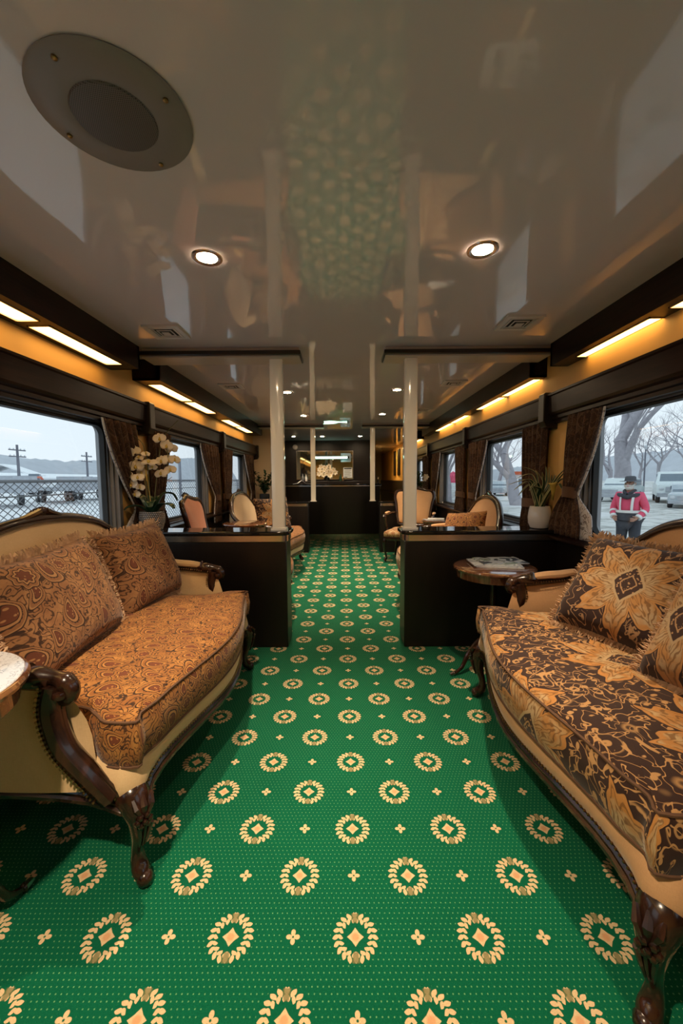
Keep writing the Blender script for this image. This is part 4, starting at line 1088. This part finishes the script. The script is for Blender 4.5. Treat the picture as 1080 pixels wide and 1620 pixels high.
# ------------------------------------------------------------------ bar
M['mirror'] = flat('bar_mirror_glass', (.62, .66, .64), .03, .02, metal=1.)
M['neon'] = emis('green_white_tube', (.55, 1, .72), 5.)
M['ink'] = flat('black_ink', (.02, .02, .02), .6)
M['greyink'] = flat('grey_print', (.32, .33, .34), .6)
M['bluepaper'] = flat('pale_blue_paper', (.42, .55, .68), .4)
def bar():
    root = empty('bar_counter', (-.22, 8.3, 0), 0, 'long curved black bar counter at the end of the aisle', 'bar counter')
    def front(off): return [(x, (7.95 + .0 - .24 * math.cos((x - .2) * 1.05)) + off - 8.3 + .08) for x in [-.96 + 1.90 * k / 30 for k in range(31)]]
    def poly(off, dx): f = front(off); return [(f[0][0] - dx, f[0][1])] + f[1:-1] + [(f[-1][0] + dx, f[-1][1]), (f[-1][0] + dx, .35), (f[0][0] - dx, .35)]
    MB().extrude_poly(poly(.06, 0), 'z', 0, .13).build('kick_plate', 'chrome', root, ang=50)
    MB().extrude_poly(poly(0, 0), 'z', .13, 1.065).build('front_panel', 'espresso', root, ang=50)
    MB().extrude_poly(poly(-.035, .02), 'z', 1.065, 1.085).build('metal_edging', 'chrome', root, ang=50)
    MB().extrude_poly(poly(-.045, .03), 'z', 1.085, 1.112).build('countertop', 'granite', root, ang=50, bevel=.006)
bar()
o = empty('paper_sheet', (-.83, 8.05, 1.112), R(12), 'open white folded leaflet standing like a tent on the bar, left', 'leaflet')
MB().grid([[(-.17, -.08, .002), (-.17, .08, .002)], [(-.08, -.08, .018), (-.08, .08, .018)], [(0, -.08, .075), (0, .08, .075)], [(.08, -.08, .018), (.08, .08, .018)], [(.17, -.08, .002), (.17, .08, .002)]]).build('sheet', 'paper', o).modifiers.new('thickness', 'SOLIDIFY').thickness = .002
def mirror():
    root = empty('bar_mirror', (-.42, 9.33, 1.53), 0, 'wide lit mirror on the dark wall behind the bar', 'mirror')
    MB().box(-.64, .64, -.012, .018, -.315, .315).build('glass', 'mirror', root, smooth=False)
    b = MB(); b.box(-.655, .655, -.02, .018, -.33, -.315); b.box(-.655, .655, -.02, .018, .315, .33); b.box(-.655, -.64, -.02, .018, -.315, .315); b.box(.64, .655, -.02, .018, -.315, .315)
    b.build('frame', 'chrome', root, smooth=False)
mirror()
o = empty('tube_light', (-.30, 9.24, 1.70), 0, 'greenish white tube light across the bar mirror', 'light')
MB().tube([(-.40, 0, 0), (.40, 0, 0)], .022, 12).build('tube', 'neon', o); MB().box(-.44, .44, .02, .07, -.02, .03).box(-.44, -.40, -.02, .02, -.02, .02).box(.40, .44, -.02, .02, -.02, .02).build('housing', 'trimdark', o, smooth=False)
o = tag(MB().box(-1.05, .62, 9.05, 9.325, 0, 1.165).build('back_counter', 'espresso', bevel=.006), 'low dark back counter under the bar mirror', 'counter')
def bouquet():
    root = empty('flower_vase', (-.37, 9.16, 1.165), 0, 'bouquet of cream lilies in a dark vase before the bar mirror', 'flowers'); rnd = random.Random(6)
    MB().lathe([(0, 0), (.05, 0), (.065, .05), (.055, .11), (.062, .14), (.05, .14), (0, .1)], 20).build('vase', 'black', root)
    lf = MB()
    for k in range(22):
        a = rnd.uniform(0, 6.28); d = Vector((math.cos(a), .5 * math.sin(a) - .2, rnd.uniform(.2, 1.5))); p = Vector((0, 0, .13))
        strap(lf, [p, p + d * .09, p + d * .17 + Vector((0, 0, -.02))], leafw(.022), .3, 3)
    lf.build('foliage', 'leaf', root, ang=180)
    for k in range(15):
        a = k * 2.4; rr = .17 * math.sqrt((k + .5) / 15); c = Vector((rr * math.cos(a) * 1.25, -.07, .22 + rr * math.sin(a) * .75)); b = MB()
        for q in range(6):
            t = q * PI / 3 + k; petal_mesh(b, c, (math.cos(t), -.55, math.sin(t)), (0, -1, 0), .065, .022, .35)
        o = b.build('flower', 'petal', root, ang=180); MB().ball(c + Vector((0, -.015, 0)), .012, 6).build('flower_centre', 'petal_centre', o)
    b = MB()
    for k in range(7):
        d = Vector((rnd.uniform(-.35, .2), -.1, 1)); strap(b, [(0, 0, .13), d * .3, d * .44], leafw(.02), .3, 3)
    b.build('tall_leaves', 'leaf', root, ang=180)
bouquet()
def sheet(name, x0, x1, z0, z1, mat, label, lines):
    root = empty(name, ((x0 + x1) / 2, 9.316, (z0 + z1) / 2), 0, label, 'notice'); w, h = (x1 - x0) / 2, (z1 - z0) / 2
    MB().box(-w, w, -.0015, .0015, -h, h).build('paper', mat, root, smooth=False)
    for a, c, e, d, m in lines: MB().box(a * w, c * w, -.0025, -.0014, e * h, d * h).build('print', m, root, smooth=False)
sheet('notice_sheet', .005, .215, 1.235, 1.475, 'paper', 'white printed notice with black heading taped to the bar mirror', [(-.8, .8, .68, .9, 'ink')] + [(-.75, .75 - .15 * (k % 3), .48 - k * .17, .54 - k * .17, 'greyink') for k in range(8)] + [(-.75, -.1, -.95, -.82, 'ink')])
sheet('notice_sheet', -.05, .18, 1.60, 1.80, 'bluepaper', 'pale blue sheet taped high on the right of the bar mirror', [(-.6, .4, .2, .5, 'paper'), (-.6, .5, -.3, -.1, 'paper')])
for i, (x, h, m) in enumerate(((-.06, .16, 'leaf'), (-.005, .12, 'brass'), (-.84, .15, 'ceramic'), (-.92, .17, 'alu'))):
    r_ = MB().lathe([(0, 0), (.028, 0), (.030, .01), (.030, h * .55), (.012, h * .75), (.011, h), (0, h)], 14).build('bottle', m, loc=(x, 9.14 + .01 * i, 1.165))
    tag(r_, ['dark green bottle left of the white notice on the back counter', 'brown bottle just under the white notice on the back counter', 'white bottle behind the tented leaflet on the back counter', 'grey bottle at the left end of the back counter'][i], 'bottle', 'bottles on the back counter')
tag(MB().lathe([(0, 0), (.06, 0), (.062, .012), (.052, .030), (.02, .036), (0, .036)], 24).build('smoke_detector', 'plastic', loc=(-1.10, 9.35, 1.945)), 'round pale detector high on the dark wall left of the bar mirror', 'detector')
bpy.data.objects['smoke_detector'].rotation_euler = (PI / 2, 0, 0)
o = empty('beer_tap', (.70, 8.12, 1.112), 0, 'small black tap at the right end of the bar counter', 'tap')
MB().lathe([(0, 0), (.03, 0), (.03, .01), (.014, .02), (.014, .12), (.022, .13), (0, .14)], 14).build('column', 'black', o)
MB().tube([(0, 0, .11), (0, -.05, .115), (0, -.06, .09)], .008, 7).build('spout', 'chrome', o)

# ------------------------------------------------------------------ outside
GZ = -.55
def mk_ground(name, a, b, c):
    g = G(name); o = g.tc(); n = g.noise(o, 1.3, 5., .5, .7); q = g.noise(o, .12, 3.)
    return g.fin(g.mix(g.ss(.5, .62, q), g.mix(g.ss(.35, .6, n), a, b), c), .95, spec=.1)
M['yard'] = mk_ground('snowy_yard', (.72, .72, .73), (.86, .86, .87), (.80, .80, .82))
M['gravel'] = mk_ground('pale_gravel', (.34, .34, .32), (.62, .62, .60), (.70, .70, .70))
M['hill'] = flat('hazed_wooded_hill', (.46, .48, .52), .95, .15, .15)  # pale blue-grey carries distance haze in the base colour
M['bark'] = flat('hazed_grey_bark', (.36, .34, .37), .9, .3, 4.)  # pale grey-lilac: the haze of the view is put into the bark colour
M['galv'] = flat('galvanised_wire', (.13, .135, .15), .5, .1)
M['galv_post'] = flat('galvanised_post', (.30, .31, .36), .5, .1)
M['polewood'] = flat('weathered_pole', (.16, .16, .19), .9, .2)
M['carwhite'] = flat('white_car_paint', (.66, .72, .72), .25, .04, coat=.5)
M['carsilver'] = flat('silver_car_paint', (.40, .46, .50), .25, .04, coat=.5)
M['carglass'] = flat('car_window', (.16, .20, .24), .08, .1)
M['tyre'] = flat('tyre_rubber', (.03, .03, .035), .8)
M['hub'] = flat('wheel_hub', (.55, .57, .60), .4)
M['machine'] = flat('grey_machine_paint', (.40, .42, .46), .6, .3)
M['whiteroof'] = flat('white_roofing', (.84, .86, .88), .7, .04)
M['orange'] = flat('orange_paint', (.62, .12, .05), .6)
M['pink'] = flat('pink_red_cloth', (.72, .085, .17), .75, .15, 12.)
M['hivis'] = flat('silver_reflective_band', (.72, .74, .74), .4)
M['darkcloth'] = flat('dark_grey_cloth', (.045, .05, .065), .85, .25, 20.)
M['hat'] = flat('grey_felt_hat', (.09, .095, .11), .9, .1)
M['skin'] = flat('skin', (.45, .24, .17), .55, .06, 20.)
M['beard'] = flat('white_beard', (.66, .64, .60), .9, .15, 60.)
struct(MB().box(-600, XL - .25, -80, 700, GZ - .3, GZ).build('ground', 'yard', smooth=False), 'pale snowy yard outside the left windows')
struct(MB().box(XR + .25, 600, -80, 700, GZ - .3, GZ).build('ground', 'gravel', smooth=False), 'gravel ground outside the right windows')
def hills(x0, prof, name, label, depth):
    rnd = random.Random(11); rows = []
    for y, h in prof:
        hh = h + rnd.uniform(-.55, .55)
        rows.append([(x0, y, GZ - 1), (x0 + depth * .12, y, h * .35), (x0 + depth * .35, y, h * .8), (x0 + depth * .5, y, hh), (x0 + depth, y, GZ - 1)])
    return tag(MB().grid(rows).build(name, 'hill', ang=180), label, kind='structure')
hills(-150, [(60 + 4 * k, 15.6 - 1.6 * max(0, min(1, (k * 4 - 130) / 60)) + max(0, (k * 4 - 200) * .062)) for k in range(0, 130)], 'hills', 'wooded hills beyond the yard on the left', -60)
hills(150, [(60 + 4 * k, 17.5 - max(0, (k * 4 - 100) * .018)) for k in range(0, 130)], 'hills', 'low hills beyond the car park on the right', 60)

def fence():
    root = empty('chain_link_fence', (-4.5, 12, GZ), 0, 'grey chain-link fence with rails outside the left windows', 'fence')
    h = 1.75; y0, y1 = -9., 12.
    for y in (-6.9, -3.9, -.9, 2.1, 5.1, 8.1, 11.1):
        MB().tube([(0, y, 0), (0, y, h + .03 + (.55 if abs(y + .9) < .1 else 0))], .038 if abs(y + .9) < .1 else .03, 10).build('fence_post', 'galv_post', root)
    MB().tube([(0, y0, h), (0, y1, h)], .024, 8).build('top_rail', 'galv', root)
    MB().tube([(.02, y0, h - .21), (.02, y1, h - .21)], .010, 6).build('mid_wire', 'galv', root)
    p = .14; b = MB(); sl = 1.4 * h; n = int((y1 - y0 + sl) / p) + 2
    for d, off in ((1, .004), (-1, -.004)):
        for k in range(n):
            ys = y0 - (sl if d > 0 else 0) + k * p; pa, pb = (ys, 0), (ys + d * sl, h)
            a = pa; c = pb
            if max(a[0], c[0]) < y0 or min(a[0], c[0]) > y1: continue
            b.tube([(off, a[0], a[1]), (off, c[0], c[1])], .0065, 4, cap=False)
    b.build('wire_mesh', 'galv', root)
fence()
def upole(x, y, h, label):
    root = empty('utility_pole', (x, y, GZ), 0, label, 'utility pole', 'utility poles beyond the yard')
    MB().tube([(0, 0, 0), (0, 0, h)], [.28, .19], 8).build('shaft', 'polewood', root)
    for z in (h - 1.0, h - 2.2): MB().box(-.12, .12, -1.9, 1.9, z - .1, z + .1).build('cross_arm', 'polewood', root, smooth=False)
    b = MB()
    for z in (h - 1.0, h - 2.2):
        for q in (-1.7, -.8, .8, 1.7): b.ball((0, q, z + .25), .15, 6)
    b.build('insulators', 'whiteroof', root)
upole(-61, 75.6, 8.6, 'taller dark utility pole seen at the left of the fence window'); upole(-61, 96, 8.6, 'smaller utility pole seen near the swept curtain in the fence window')
upole(-61, 128, 12.5, 'utility pole seen through the window behind the orchid')
def gp(u, v): D = 634.4 * 1.75 / (v - 757.5); return ((u - 545) / 634.4 * D, D)
def wheel(b1, b2, x, y, r, w):
    b1.lathe([(0, -w / 2), (r * .9, -w / 2), (r, -w * .3), (r, w * .3), (r * .9, w / 2), (0, w / 2)], 16); n = len(b1.v)
    for k in range(n - 16 * 6, n): vx, vy, vz = b1.v[k]; b1.v[k] = (x + vz, y + vx, r + vy)
    b2.lathe([(0, -w / 2 - .02), (r * .45, -w / 2 - .02), (r * .45, w / 2 + .02), (0, w / 2 + .02)], 12); n = len(b2.v)
    for k in range(n - 12 * 4, n): vx, vy, vz = b2.v[k]; b2.v[k] = (x + vz, y + vx, r + vy)
def vehicle(name, loc, rz, label, kind, L, Wd, H, paint, cat='car'):
    root = empty(name, (loc[0], loc[1], GZ), rz, label, cat)
    h = Wd / 2
    if kind == 'car':
        pr = [(-L / 2, .42), (-L / 2 + .03, .75), (-L / 2 + .1, H * .60), (-L * .22, H * .66), (-L * .08, H * .97), (L * .12, H), (L * .34, H * .96), (L * .44, H * .66), (L / 2, H * .60), (L / 2, .42)]
    else:
        pr = [(-L / 2, .5), (-L / 2 + .02, .85), (-L / 2 + .08, H * .58), (-L * .24, H * .62), (-L * .14, H * .96), (-L * .10, H), (L * .10 if kind == 'pickup' else L * .46, H), (L * .14 if kind == 'pickup' else L * .48, H * .62), (L / 2, H * .60), (L / 2, .5)]
    b = MB()
    rows = []
    for x, e in ((-h, .90), (-h * .97, 1), (h * .97, 1), (h, .90)):
        rows.append([(x * (1 if z < H * .66 else .86), y * (1 if e == 1 else .99), z) for y, z in pr])
    b.grid(rows, closed_v=True, cap=True); b.build('body', paint, root, bevel=.03, ang=35)
    g = MB(); yA, yB_ = (-L * .20, -L * .09) if kind == 'car' else (-L * .215, -L * .145)
    g.grid([[(-h * .80, yA - .035, H * .69), (h * .80, yA - .035, H * .69)], [(-h * .74, yB_ - .025, H * .93), (h * .74, yB_ - .025, H * .93)], [(-h * .74, yB_ + .05, H * .93), (h * .74, yB_ + .05, H * .93)], [(-h * .80, yA + .05, H * .69), (h * .80, yA + .05, H * .69)]], closed_u=True)
    g.build('windscreen', 'carglass', root, smooth=False)
    g = MB()
    for s in (-1, 1): g.box(min(s * h * .80, s * h * .93), max(s * h * .80, s * h * .93), -L * .06, L * .08 if kind == 'pickup' else L * .36, H * .68, H * .92)
    g.build('side_windows', 'carglass', root, smooth=False)
    g = MB().box(-h * .55, h * .55, -L / 2 - .02, -L / 2 + .1, H * .36, H * .52); g.build('grille', 'machine', root, smooth=False)
    g = MB().box(-h * .98, h * .98, -L / 2 - .06, -L / 2 + .1, H * .20, H * .33); g.build('bumper', 'machine', root, bevel=.02)
    for s in (-1, 1): MB().ball((s * h * .76, -L / 2 + .02, H * .45), .13, 8, (1, .5, .8)).build('headlight', 'hub', root)
    for y in (-L * .31, L * .31):
        for s in (-1, 1):
            b1, b2 = MB(), MB(); wheel(b1, b2, s * h * .88, y, .36, .24); o = b1.build('wheel', 'tyre', root); b2.build('hub', 'hub', o)
    return root
def toward(x, y, extra=0): return math.atan2(-x, y) * -1 * -1 + extra
x, y = gp(1064, 796); vehicle('pickup_truck', (x, y), R(-35), 'white pickup truck parked at the right edge of the car park', 'pickup', 5.4, 2.1, 2.15, 'carwhite', 'truck')
x, y = gp(1052, 803); vehicle('car', (x + .9, y - .6), R(-40), 'silver car parked in front of the white pickup', 'car', 4.4, 1.8, 1.35, 'carsilver')
x, y = gp(981, 794); vehicle('car', (x, y), R(-50), 'white car parked behind the person in the red jacket', 'car', 4.8, 1.9, 1.75, 'carwhite')
x, y = gp(793, 784); vehicle('car', (x, y), R(-30), 'grey car seen past the leaning tree trunk', 'car', 4.4, 1.8, 1.5, 'carsilver')
# yard machines on the left
def trailer(u, v, L, label, wheels=2):
    x, y = gp(u, v); root = empty('flatbed_trailer', (x, y, GZ), R(50), label, 'trailer', 'trailers in the snowy yard')
    MB().box(-1.2, 1.2, -L / 2, L / 2, 1.0, 1.25).box(-1.2, 1.2, -L / 2, -L / 2 + .12, 1.25, 2.1).build('deck', 'machine', root, smooth=False)
    MB().box(-1.0, 1.0, -L * .3, L * .2, 1.25, 1.5).build('load', 'whiteroof', root, bevel=.05)
    for k in range(wheels):
        for s in (-1, 1):
            b1, b2 = MB(), MB(); wheel(b1, b2, s * 1.05, L * .12 + k * 1.25, .52, .3); o = b1.build('wheel', 'tyre', root); b2.build('hub', 'hub', o)
    MB().box(-.1, .1, -L / 2 - 1.6, -L / 2, .9, 1.05).build('drawbar', 'machine', root, smooth=False)
trailer(98, 791, 7.5, 'flatbed trailer with twin pale wheels behind the fence'); trailer(8, 797, 6.5, 'grey trailer at the left edge of the fence window', 1); trailer(152, 787, 6., 'trailer partly behind the fence window frame')
x, y = gp(66, 779)
root = empty('digger', (x, y, GZ), R(30), 'dark digger with a raised orange arm in the snowy yard', 'digger')
MB().box(-1.1, 1.1, -1.6, 1.6, .1, .8).build('tracks', 'tyre', root, bevel=.15); MB().box(-1., 1., -1.3, 1.3, .9, 1.7).build('engine_deck', 'machine', root, bevel=.1); MB().box(-1., .1, -1.2, .3, 1.7, 2.7).build('cab', 'carglass', root, bevel=.08)
MB().tube([(.4, -1, 1.9), (.5, -3.5, 2.25), (.5, -7.0, 2.2)], [.16, .13, .10], 6).build('arm', 'orange', root, smooth=False)
x, y = gp(18, 770)
root = empty('yard_shed', (x, y, GZ), R(20), 'small gabled shed in the snowy yard', 'shed')
MB().box(-5, 5, -3.5, 3.5, 0, 3).build('walls', 'machine', root, smooth=False); MB().extrude_poly([(-5.6, 2.9), (0, 5.2), (5.6, 2.9), (5.6, 3.2), (0, 5.5), (-5.6, 3.2)], 'y', -4, 4).build('roof', 'whiteroof', root, smooth=False)
root = empty('warehouse', (-95, 115, GZ), R(4), 'long low white roofed warehouse across the snowy yard', 'building')
MB().box(-8, 8, -75, 90, 0, 2.6).build('walls', 'whiteroof', root, smooth=False); MB().extrude_poly([(-9, 2.5), (0, 3.9), (9, 2.5), (9, 2.8), (0, 4.2), (-9, 2.8)], 'y', -76, 91).build('roof', 'whiteroof', root, smooth=False)
for q in range(14): MB().box(8, 8.1, -70 + q * 11, -66 + q * 11, .3, 2.1).build('door', 'machine', root, smooth=False)

# bare trees
def bare_tree(loc, label, h, r, seed, lean=(0, 0), levels=6, group='bare trees beyond the right windows', tw=1.):
    root = empty('bare_tree', loc, 0, label, 'tree', group); rnd = random.Random(seed)
    trunk, twigs = MB(), MB()
    def grow(p, d, L, r0, lv):
        n = 4; pts = [p]; q = p.copy(); dd = d.copy()
        for k in range(n):
            dd = (dd + Vector((rnd.uniform(-1, 1), rnd.uniform(-1, 1), rnd.uniform(-.5, .7))) * .16).normalized(); q = q + dd * L / n; pts.append(q)
        r1 = r0 * .62
        (trunk if lv >= levels - 2 else twigs).tube(pts, [r0 + (r1 - r0) * k / n for k in range(n + 1)], 8 if lv >= levels - 1 else 4, cap=lv >= levels - 1)
        if lv <= 0: return
        m = 3 if lv >= levels - 1 else rnd.choice((2, 3, 3))
        for k in range(m):
            a = rnd.uniform(0, 6.28); s = rnd.uniform(.45, .85) if k or lv == levels else rnd.uniform(.12, .4); side = Vector((math.cos(a), math.sin(a), rnd.uniform(-.1, .35)))
            nd = (dd * (1 - s * .35) + side * s).normalized()
            src = pts[-1] if k < 2 else pts[rnd.choice((2, 3))]
            grow(src - nd * r1 * .7, nd, L * rnd.uniform(.62, .85), r1 * (rnd.uniform(.85, 1.0) if lv == levels else rnd.uniform(.55, .85) if k else .97), lv - 1)
    grow(Vector((0, 0, -.1)), Vector((lean[0], lean[1], 1)).normalized(), h * .30, r, levels)
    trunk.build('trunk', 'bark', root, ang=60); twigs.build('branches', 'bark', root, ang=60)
    return root
x, y = gp(984, 789); bare_tree((x, y, GZ), 'large grey forked tree behind the person in the red jacket', 17, .75, 12, (.05, 0), 7)
x, y = gp(820, 800); bare_tree((x, y, GZ), 'pale leaning tree trunk in the window behind the striped plant', 12, .42, 5, (-.30, .1), 7)
for i, (u, v, h, r) in enumerate(((962, 783, 9, .28), (1040, 774, 14, .35), (1085, 772, 15, .4), (1012, 772, 13, .3), (790, 778, 10, .3), (842, 776, 12, .35), (713, 795, 9, .22), (671, 778, 12, .3), (1110, 780, 13, .4), (765, 772, 12, .3))):
    x, y = gp(u, v)
    bare_tree((x, y, GZ), ['thin dark tree left of the large forked tree', 'bare tree standing above the white pickup', 'bare tree at the right edge of the car park window', 'slim bare tree beside the lamp post', 'slim bare tree behind the grey car', 'bare tree beside the striped plant leaves', 'bare tree in the small window above the tan armchair', 'bare tree in the farthest right window', 'bare tree just outside the right edge of the photo', 'bare tree between the tub settee window curtains'][i], h, r, 30 + i, (0, 0), 6)
x, y = gp(1018, 780)
root = empty('lamp_post', (x, y, GZ), 0, 'thin dark lamp post behind the red jacket', 'lamp post')
MB().tube([(0, 0, 0), (0, 0, 5.2)], [.10, .07], 8).build('pole', 'polewood', root); MB().lathe([(0, 5.1), (.12, 5.15), (.2, 5.5), (.1, 5.65), (0, 5.7)], 12).build('lantern', 'hub', root)
x, y = gp(795, 781)
root = empty('traffic_cone', (x, y, GZ), 0, 'orange traffic cone in front of the grey car', 'cone')
MB().box(-.3, .3, -.3, .3, 0, .06).build('base', 'orange', root, smooth=False); MB().lathe([(.22, .06), (.06, .9), (0, .92)], 14).build('cone', 'orange', root); MB().lathe([(.165, .33), (.117, .58)], 14).build('reflective_band', 'hivis', root)
x, y = gp(718, 785)
root = empty('market_tent', (x, y, GZ), R(10), 'pink red awning tent in the small window above the tan armchair', 'tent')
MB().lathe([(.85, 1.35), (.80, 2.0), (0, 2.5)], 8).build('canopy', 'pink', root, smooth=False)
for a in range(4): MB().tube([(.75 * math.cos(R(90 * a)), .75 * math.sin(R(90 * a)), 0), (.75 * math.cos(R(90 * a)), .75 * math.sin(R(90 * a)), 1.40)], .05, 6).build('leg', 'polewood', root)
x, y = gp(850, 778.5)
root = empty('small_building', (x, y, GZ), R(-20), 'small pale building with a red roof edge beside the leaning trunk', 'building')
MB().box(-3, 3, -3, 3, 0, 2.2).build('walls', 'whiteroof', root, smooth=False); MB().box(-3.4, 3.4, -3.4, 3.4, 2.2, 2.6).build('roof', 'orange', root, smooth=False)
for k in range(3): MB().box(-2.4 + k * 1.8, -1.2 + k * 1.8, -3.05, -2.95, .8, 1.7).build('window', 'carglass', root, smooth=False)

# ------------------------------------------------------------------ person on the gravel
def person():
    yaw = math.atan2(-4.42, -6.2) + PI / 2
    root = empty('person', (5.56, 7.8, GZ), yaw, 'bearded person in a red jacket and brimmed hat outside the right window', 'person')
    # skeleton: (name, position, radius); front is -y
    J = {'pel': ((0, 0, .95), (.16, .12)), 'bel': ((0, -.02, 1.10), (.165, .135)), 'che': ((0, -.01, 1.32), (.165, .12)), 'nkb': ((0, .0, 1.46), (.08, .07)), 'nkt': ((0, -.012, 1.53), (.06, .06)), 'jaw': ((0, -.03, 1.575), (.068, .075)), 'hed': ((0, -.012, 1.65), (.078, .095)), 'top': ((0, 0, 1.715), (.055, .065))}
    E = [('pel', 'bel'), ('bel', 'che'), ('che', 'nkb'), ('nkb', 'nkt'), ('nkt', 'jaw'), ('jaw', 'hed'), ('hed', 'top')]
    for s, n in ((1, 'L'), (-1, 'R')):
        J.update({'sh' + n: ((s * .185, .0, 1.405), (.072, .068)), 'el' + n: ((s * .275, .02, 1.14), (.047, .047)), 'wr' + n: ((s * .20, -.165, .985), (.031, .026)), 'pm' + n: ((s * .165, -.205, .955), (.040, .022)),
                  'hp' + n: ((s * .10, 0, .88), (.10, .10)), 'kn' + n: ((s * .115, -.01, .48), (.062, .062)), 'an' + n: ((s * .12, .02, .09), (.042, .045)), 'to' + n: ((s * .135, -.15, .04), (.042, .032))})
        E += [('che', 'sh' + n), ('sh' + n, 'el' + n), ('el' + n, 'wr' + n), ('wr' + n, 'pm' + n), ('pel', 'hp' + n), ('hp' + n, 'kn' + n), ('kn' + n, 'an' + n), ('an' + n, 'to' + n)]
        for k in range(4):
            b = J['pm' + n][0]; o = (k - 1.5) * .019; L = (.036, .042, .040, .032)[k]
            J['f%d%s' % (k, n)] = ((b[0] - s * .012, b[1] - .030, b[2] + o), (.0095, .0095)); J['g%d%s' % (k, n)] = ((b[0] - s * .035, b[1] - .030 - L * .55, b[2] + o), (.0085, .0085)); J['h%d%s' % (k, n)] = ((b[0] - s * .058, b[1] - .028 - L * .35, b[2] + o - .004), (.0075, .0075))
            E += [('pm' + n, 'f%d%s' % (k, n)), ('f%d%s' % (k, n), 'g%d%s' % (k, n)), ('g%d%s' % (k, n), 'h%d%s' % (k, n))]
        w = J['wr' + n][0]; J['t0' + n] = ((w[0] - s * .045, w[1] - .02, w[2] + .022), (.012, .012)); J['t1' + n] = ((w[0] - s * .075, w[1] - .035, w[2] + .030), (.009, .009)); E += [('wr' + n, 't0' + n), ('t0' + n, 't1' + n)]
    def skin(names, edges, grow, name, mat, parent, sub=2):
        ids = {n: i for i, n in enumerate(names)}; me = bpy.data.meshes.new(name)
        me.from_pydata([J[n][0] for n in names], [(ids[a], ids[b]) for a, b in edges], [])
        o = bpy.data.objects.new(name, me); COL.objects.link(o); o.parent = parent
        o.modifiers.new('skin', 'SKIN'); m = o.modifiers.new('sub', 'SUBSURF'); m.levels = m.render_levels = sub
        sv = me.skin_vertices[0].data
        for n, i in ids.items(): sv[i].radius = tuple(q * grow[0] + grow[1] for q in J[n][1]); sv[i].use_root = i == 0
        me.materials.append(M[mat]); me.shade_smooth() if me.polygons else None
        o.modifiers['skin'].use_smooth_shade = True
        return o
    body = skin(list(J), E, (1, 0), 'body', 'skin', root)
    jk = ['pel', 'bel', 'che', 'nkb', 'shL', 'elL', 'wrL', 'shR', 'elR', 'wrR']
    jo = skin(jk, [('pel', 'bel'), ('bel', 'che'), ('che', 'nkb'), ('che', 'shL'), ('shL', 'elL'), ('elL', 'wrL'), ('che', 'shR'), ('shR', 'elR'), ('elR', 'wrR')], (1.06, .022), 'jacket', 'pink', root)
    tr = ['pel', 'hpL', 'knL', 'anL', 'hpR', 'knR', 'anR']
    skin(tr, [('pel', 'hpL'), ('hpL', 'knL'), ('knL', 'anL'), ('pel', 'hpR'), ('hpR', 'knR'), ('knR', 'anR')], (1.05, .02), 'trousers', 'darkcloth', root)
    for s in (1, -1): MB().tube(cr([(s * .118, .05, .05), (s * .122, -.02, .055), (s * .132, -.12, .045), (s * .137, -.19, .035)], 4), [.045] * 6 + [.048, .046, .046, .045, .042, .038, .03][:7], 10, flat_=.75).build('boot', 'tyre', root)
    # jacket details: hem, chest yoke, silver bands, collar
    def band(z0, z1, rx, ry, yo, name, mat, par):
        return MB().grid([[(r_ * rx * math.cos(q), yo + r_ * ry * math.sin(q), z) for q in [2 * PI * k / 32 for k in range(32)]] for r_, z in ((.97, z0), (1, z0), (1, z1), (.97, z1))], closed_v=True).build(name, mat, par)
    band(.93, 1.075, .222, .185, -.02, 'jacket_hem', 'darkcloth', jo); band(1.075, 1.125, .220, .184, -.02, 'silver_band', 'hivis', jo)
    for s in (1, -1):
        MB().tube(cr([(s * .095, -.165, 1.09), (s * .10, -.168, 1.25), (s * .105, -.125, 1.40), (s * .11, -.04, 1.475)], 4), .022, 8, flat_=.4).build('silver_band', 'hivis', jo)
        e, w = Vector(J['el' + ('L' if s > 0 else 'R')][0]), Vector(J['wr' + ('L' if s > 0 else 'R')][0]); MB().tube([e.lerp(w, .30), e.lerp(w, .48)], .074, 14).build('silver_band', 'hivis', jo)
        MB().tube([e.lerp(w, .80), e.lerp(w, 1.0)], [.062, .058], 14).build('cuff', 'hivis', jo)
        MB().tube(cr([(s * .01, -.12, 1.43), (s * .06, -.09, 1.47), (s * .085, -.01, 1.50), (s * .05, .06, 1.50)], 4), .030, 8).build('collar', 'darkcloth', jo)
        pass
    MB().tube(cr([(-.19, -.02, 1.42), (-.13, -.085, 1.41), (-.06, -.125, 1.395), (0, -.135, 1.375), (.06, -.125, 1.395), (.13, -.085, 1.41), (.19, -.02, 1.42)], 4), .048, 10, flat_=.9).build('yoke', 'darkcloth', jo)
    # face: nose, eyes, mouth, ears, white beard; hat
    MB().ball((0, -.118, 1.635), .015, 8, (.8, 1, 1.5)).build('nose', 'skin', body)
    for s in (1, -1):
        MB().ball((s * .032, -.098, 1.655), .011, 8, (1.2, .6, .7)).build('eye', 'ink', body); MB().ball((s * .086, -.005, 1.635), .022, 8, (.4, .8, 1.3)).build('ear', 'skin', body)
    bd = MB().ball((0, -.062, 1.565), .074, 12, (1, .80, .85)); bd.tube(cr([(-.075, -.03, 1.63), (-.06, -.09, 1.59), (0, -.115, 1.600), (.06, -.09, 1.59), (.075, -.03, 1.63)], 4), .018, 8)
    bd.build('beard', 'beard', body); MB().ball((0, -.128, 1.590), .012, 8, (2.0, .5, .5)).build('mouth', 'pink', body)
    ht = MB().lathe([(.0, 1.785), (.06, 1.783), (.088, 1.765), (.096, 1.70), (.100, 1.690), (.175, 1.682), (.178, 1.676), (.10, 1.680), (.0, 1.68)], 28, (0, -.01, 0)); ht.build('hat', 'hat', root)
person()
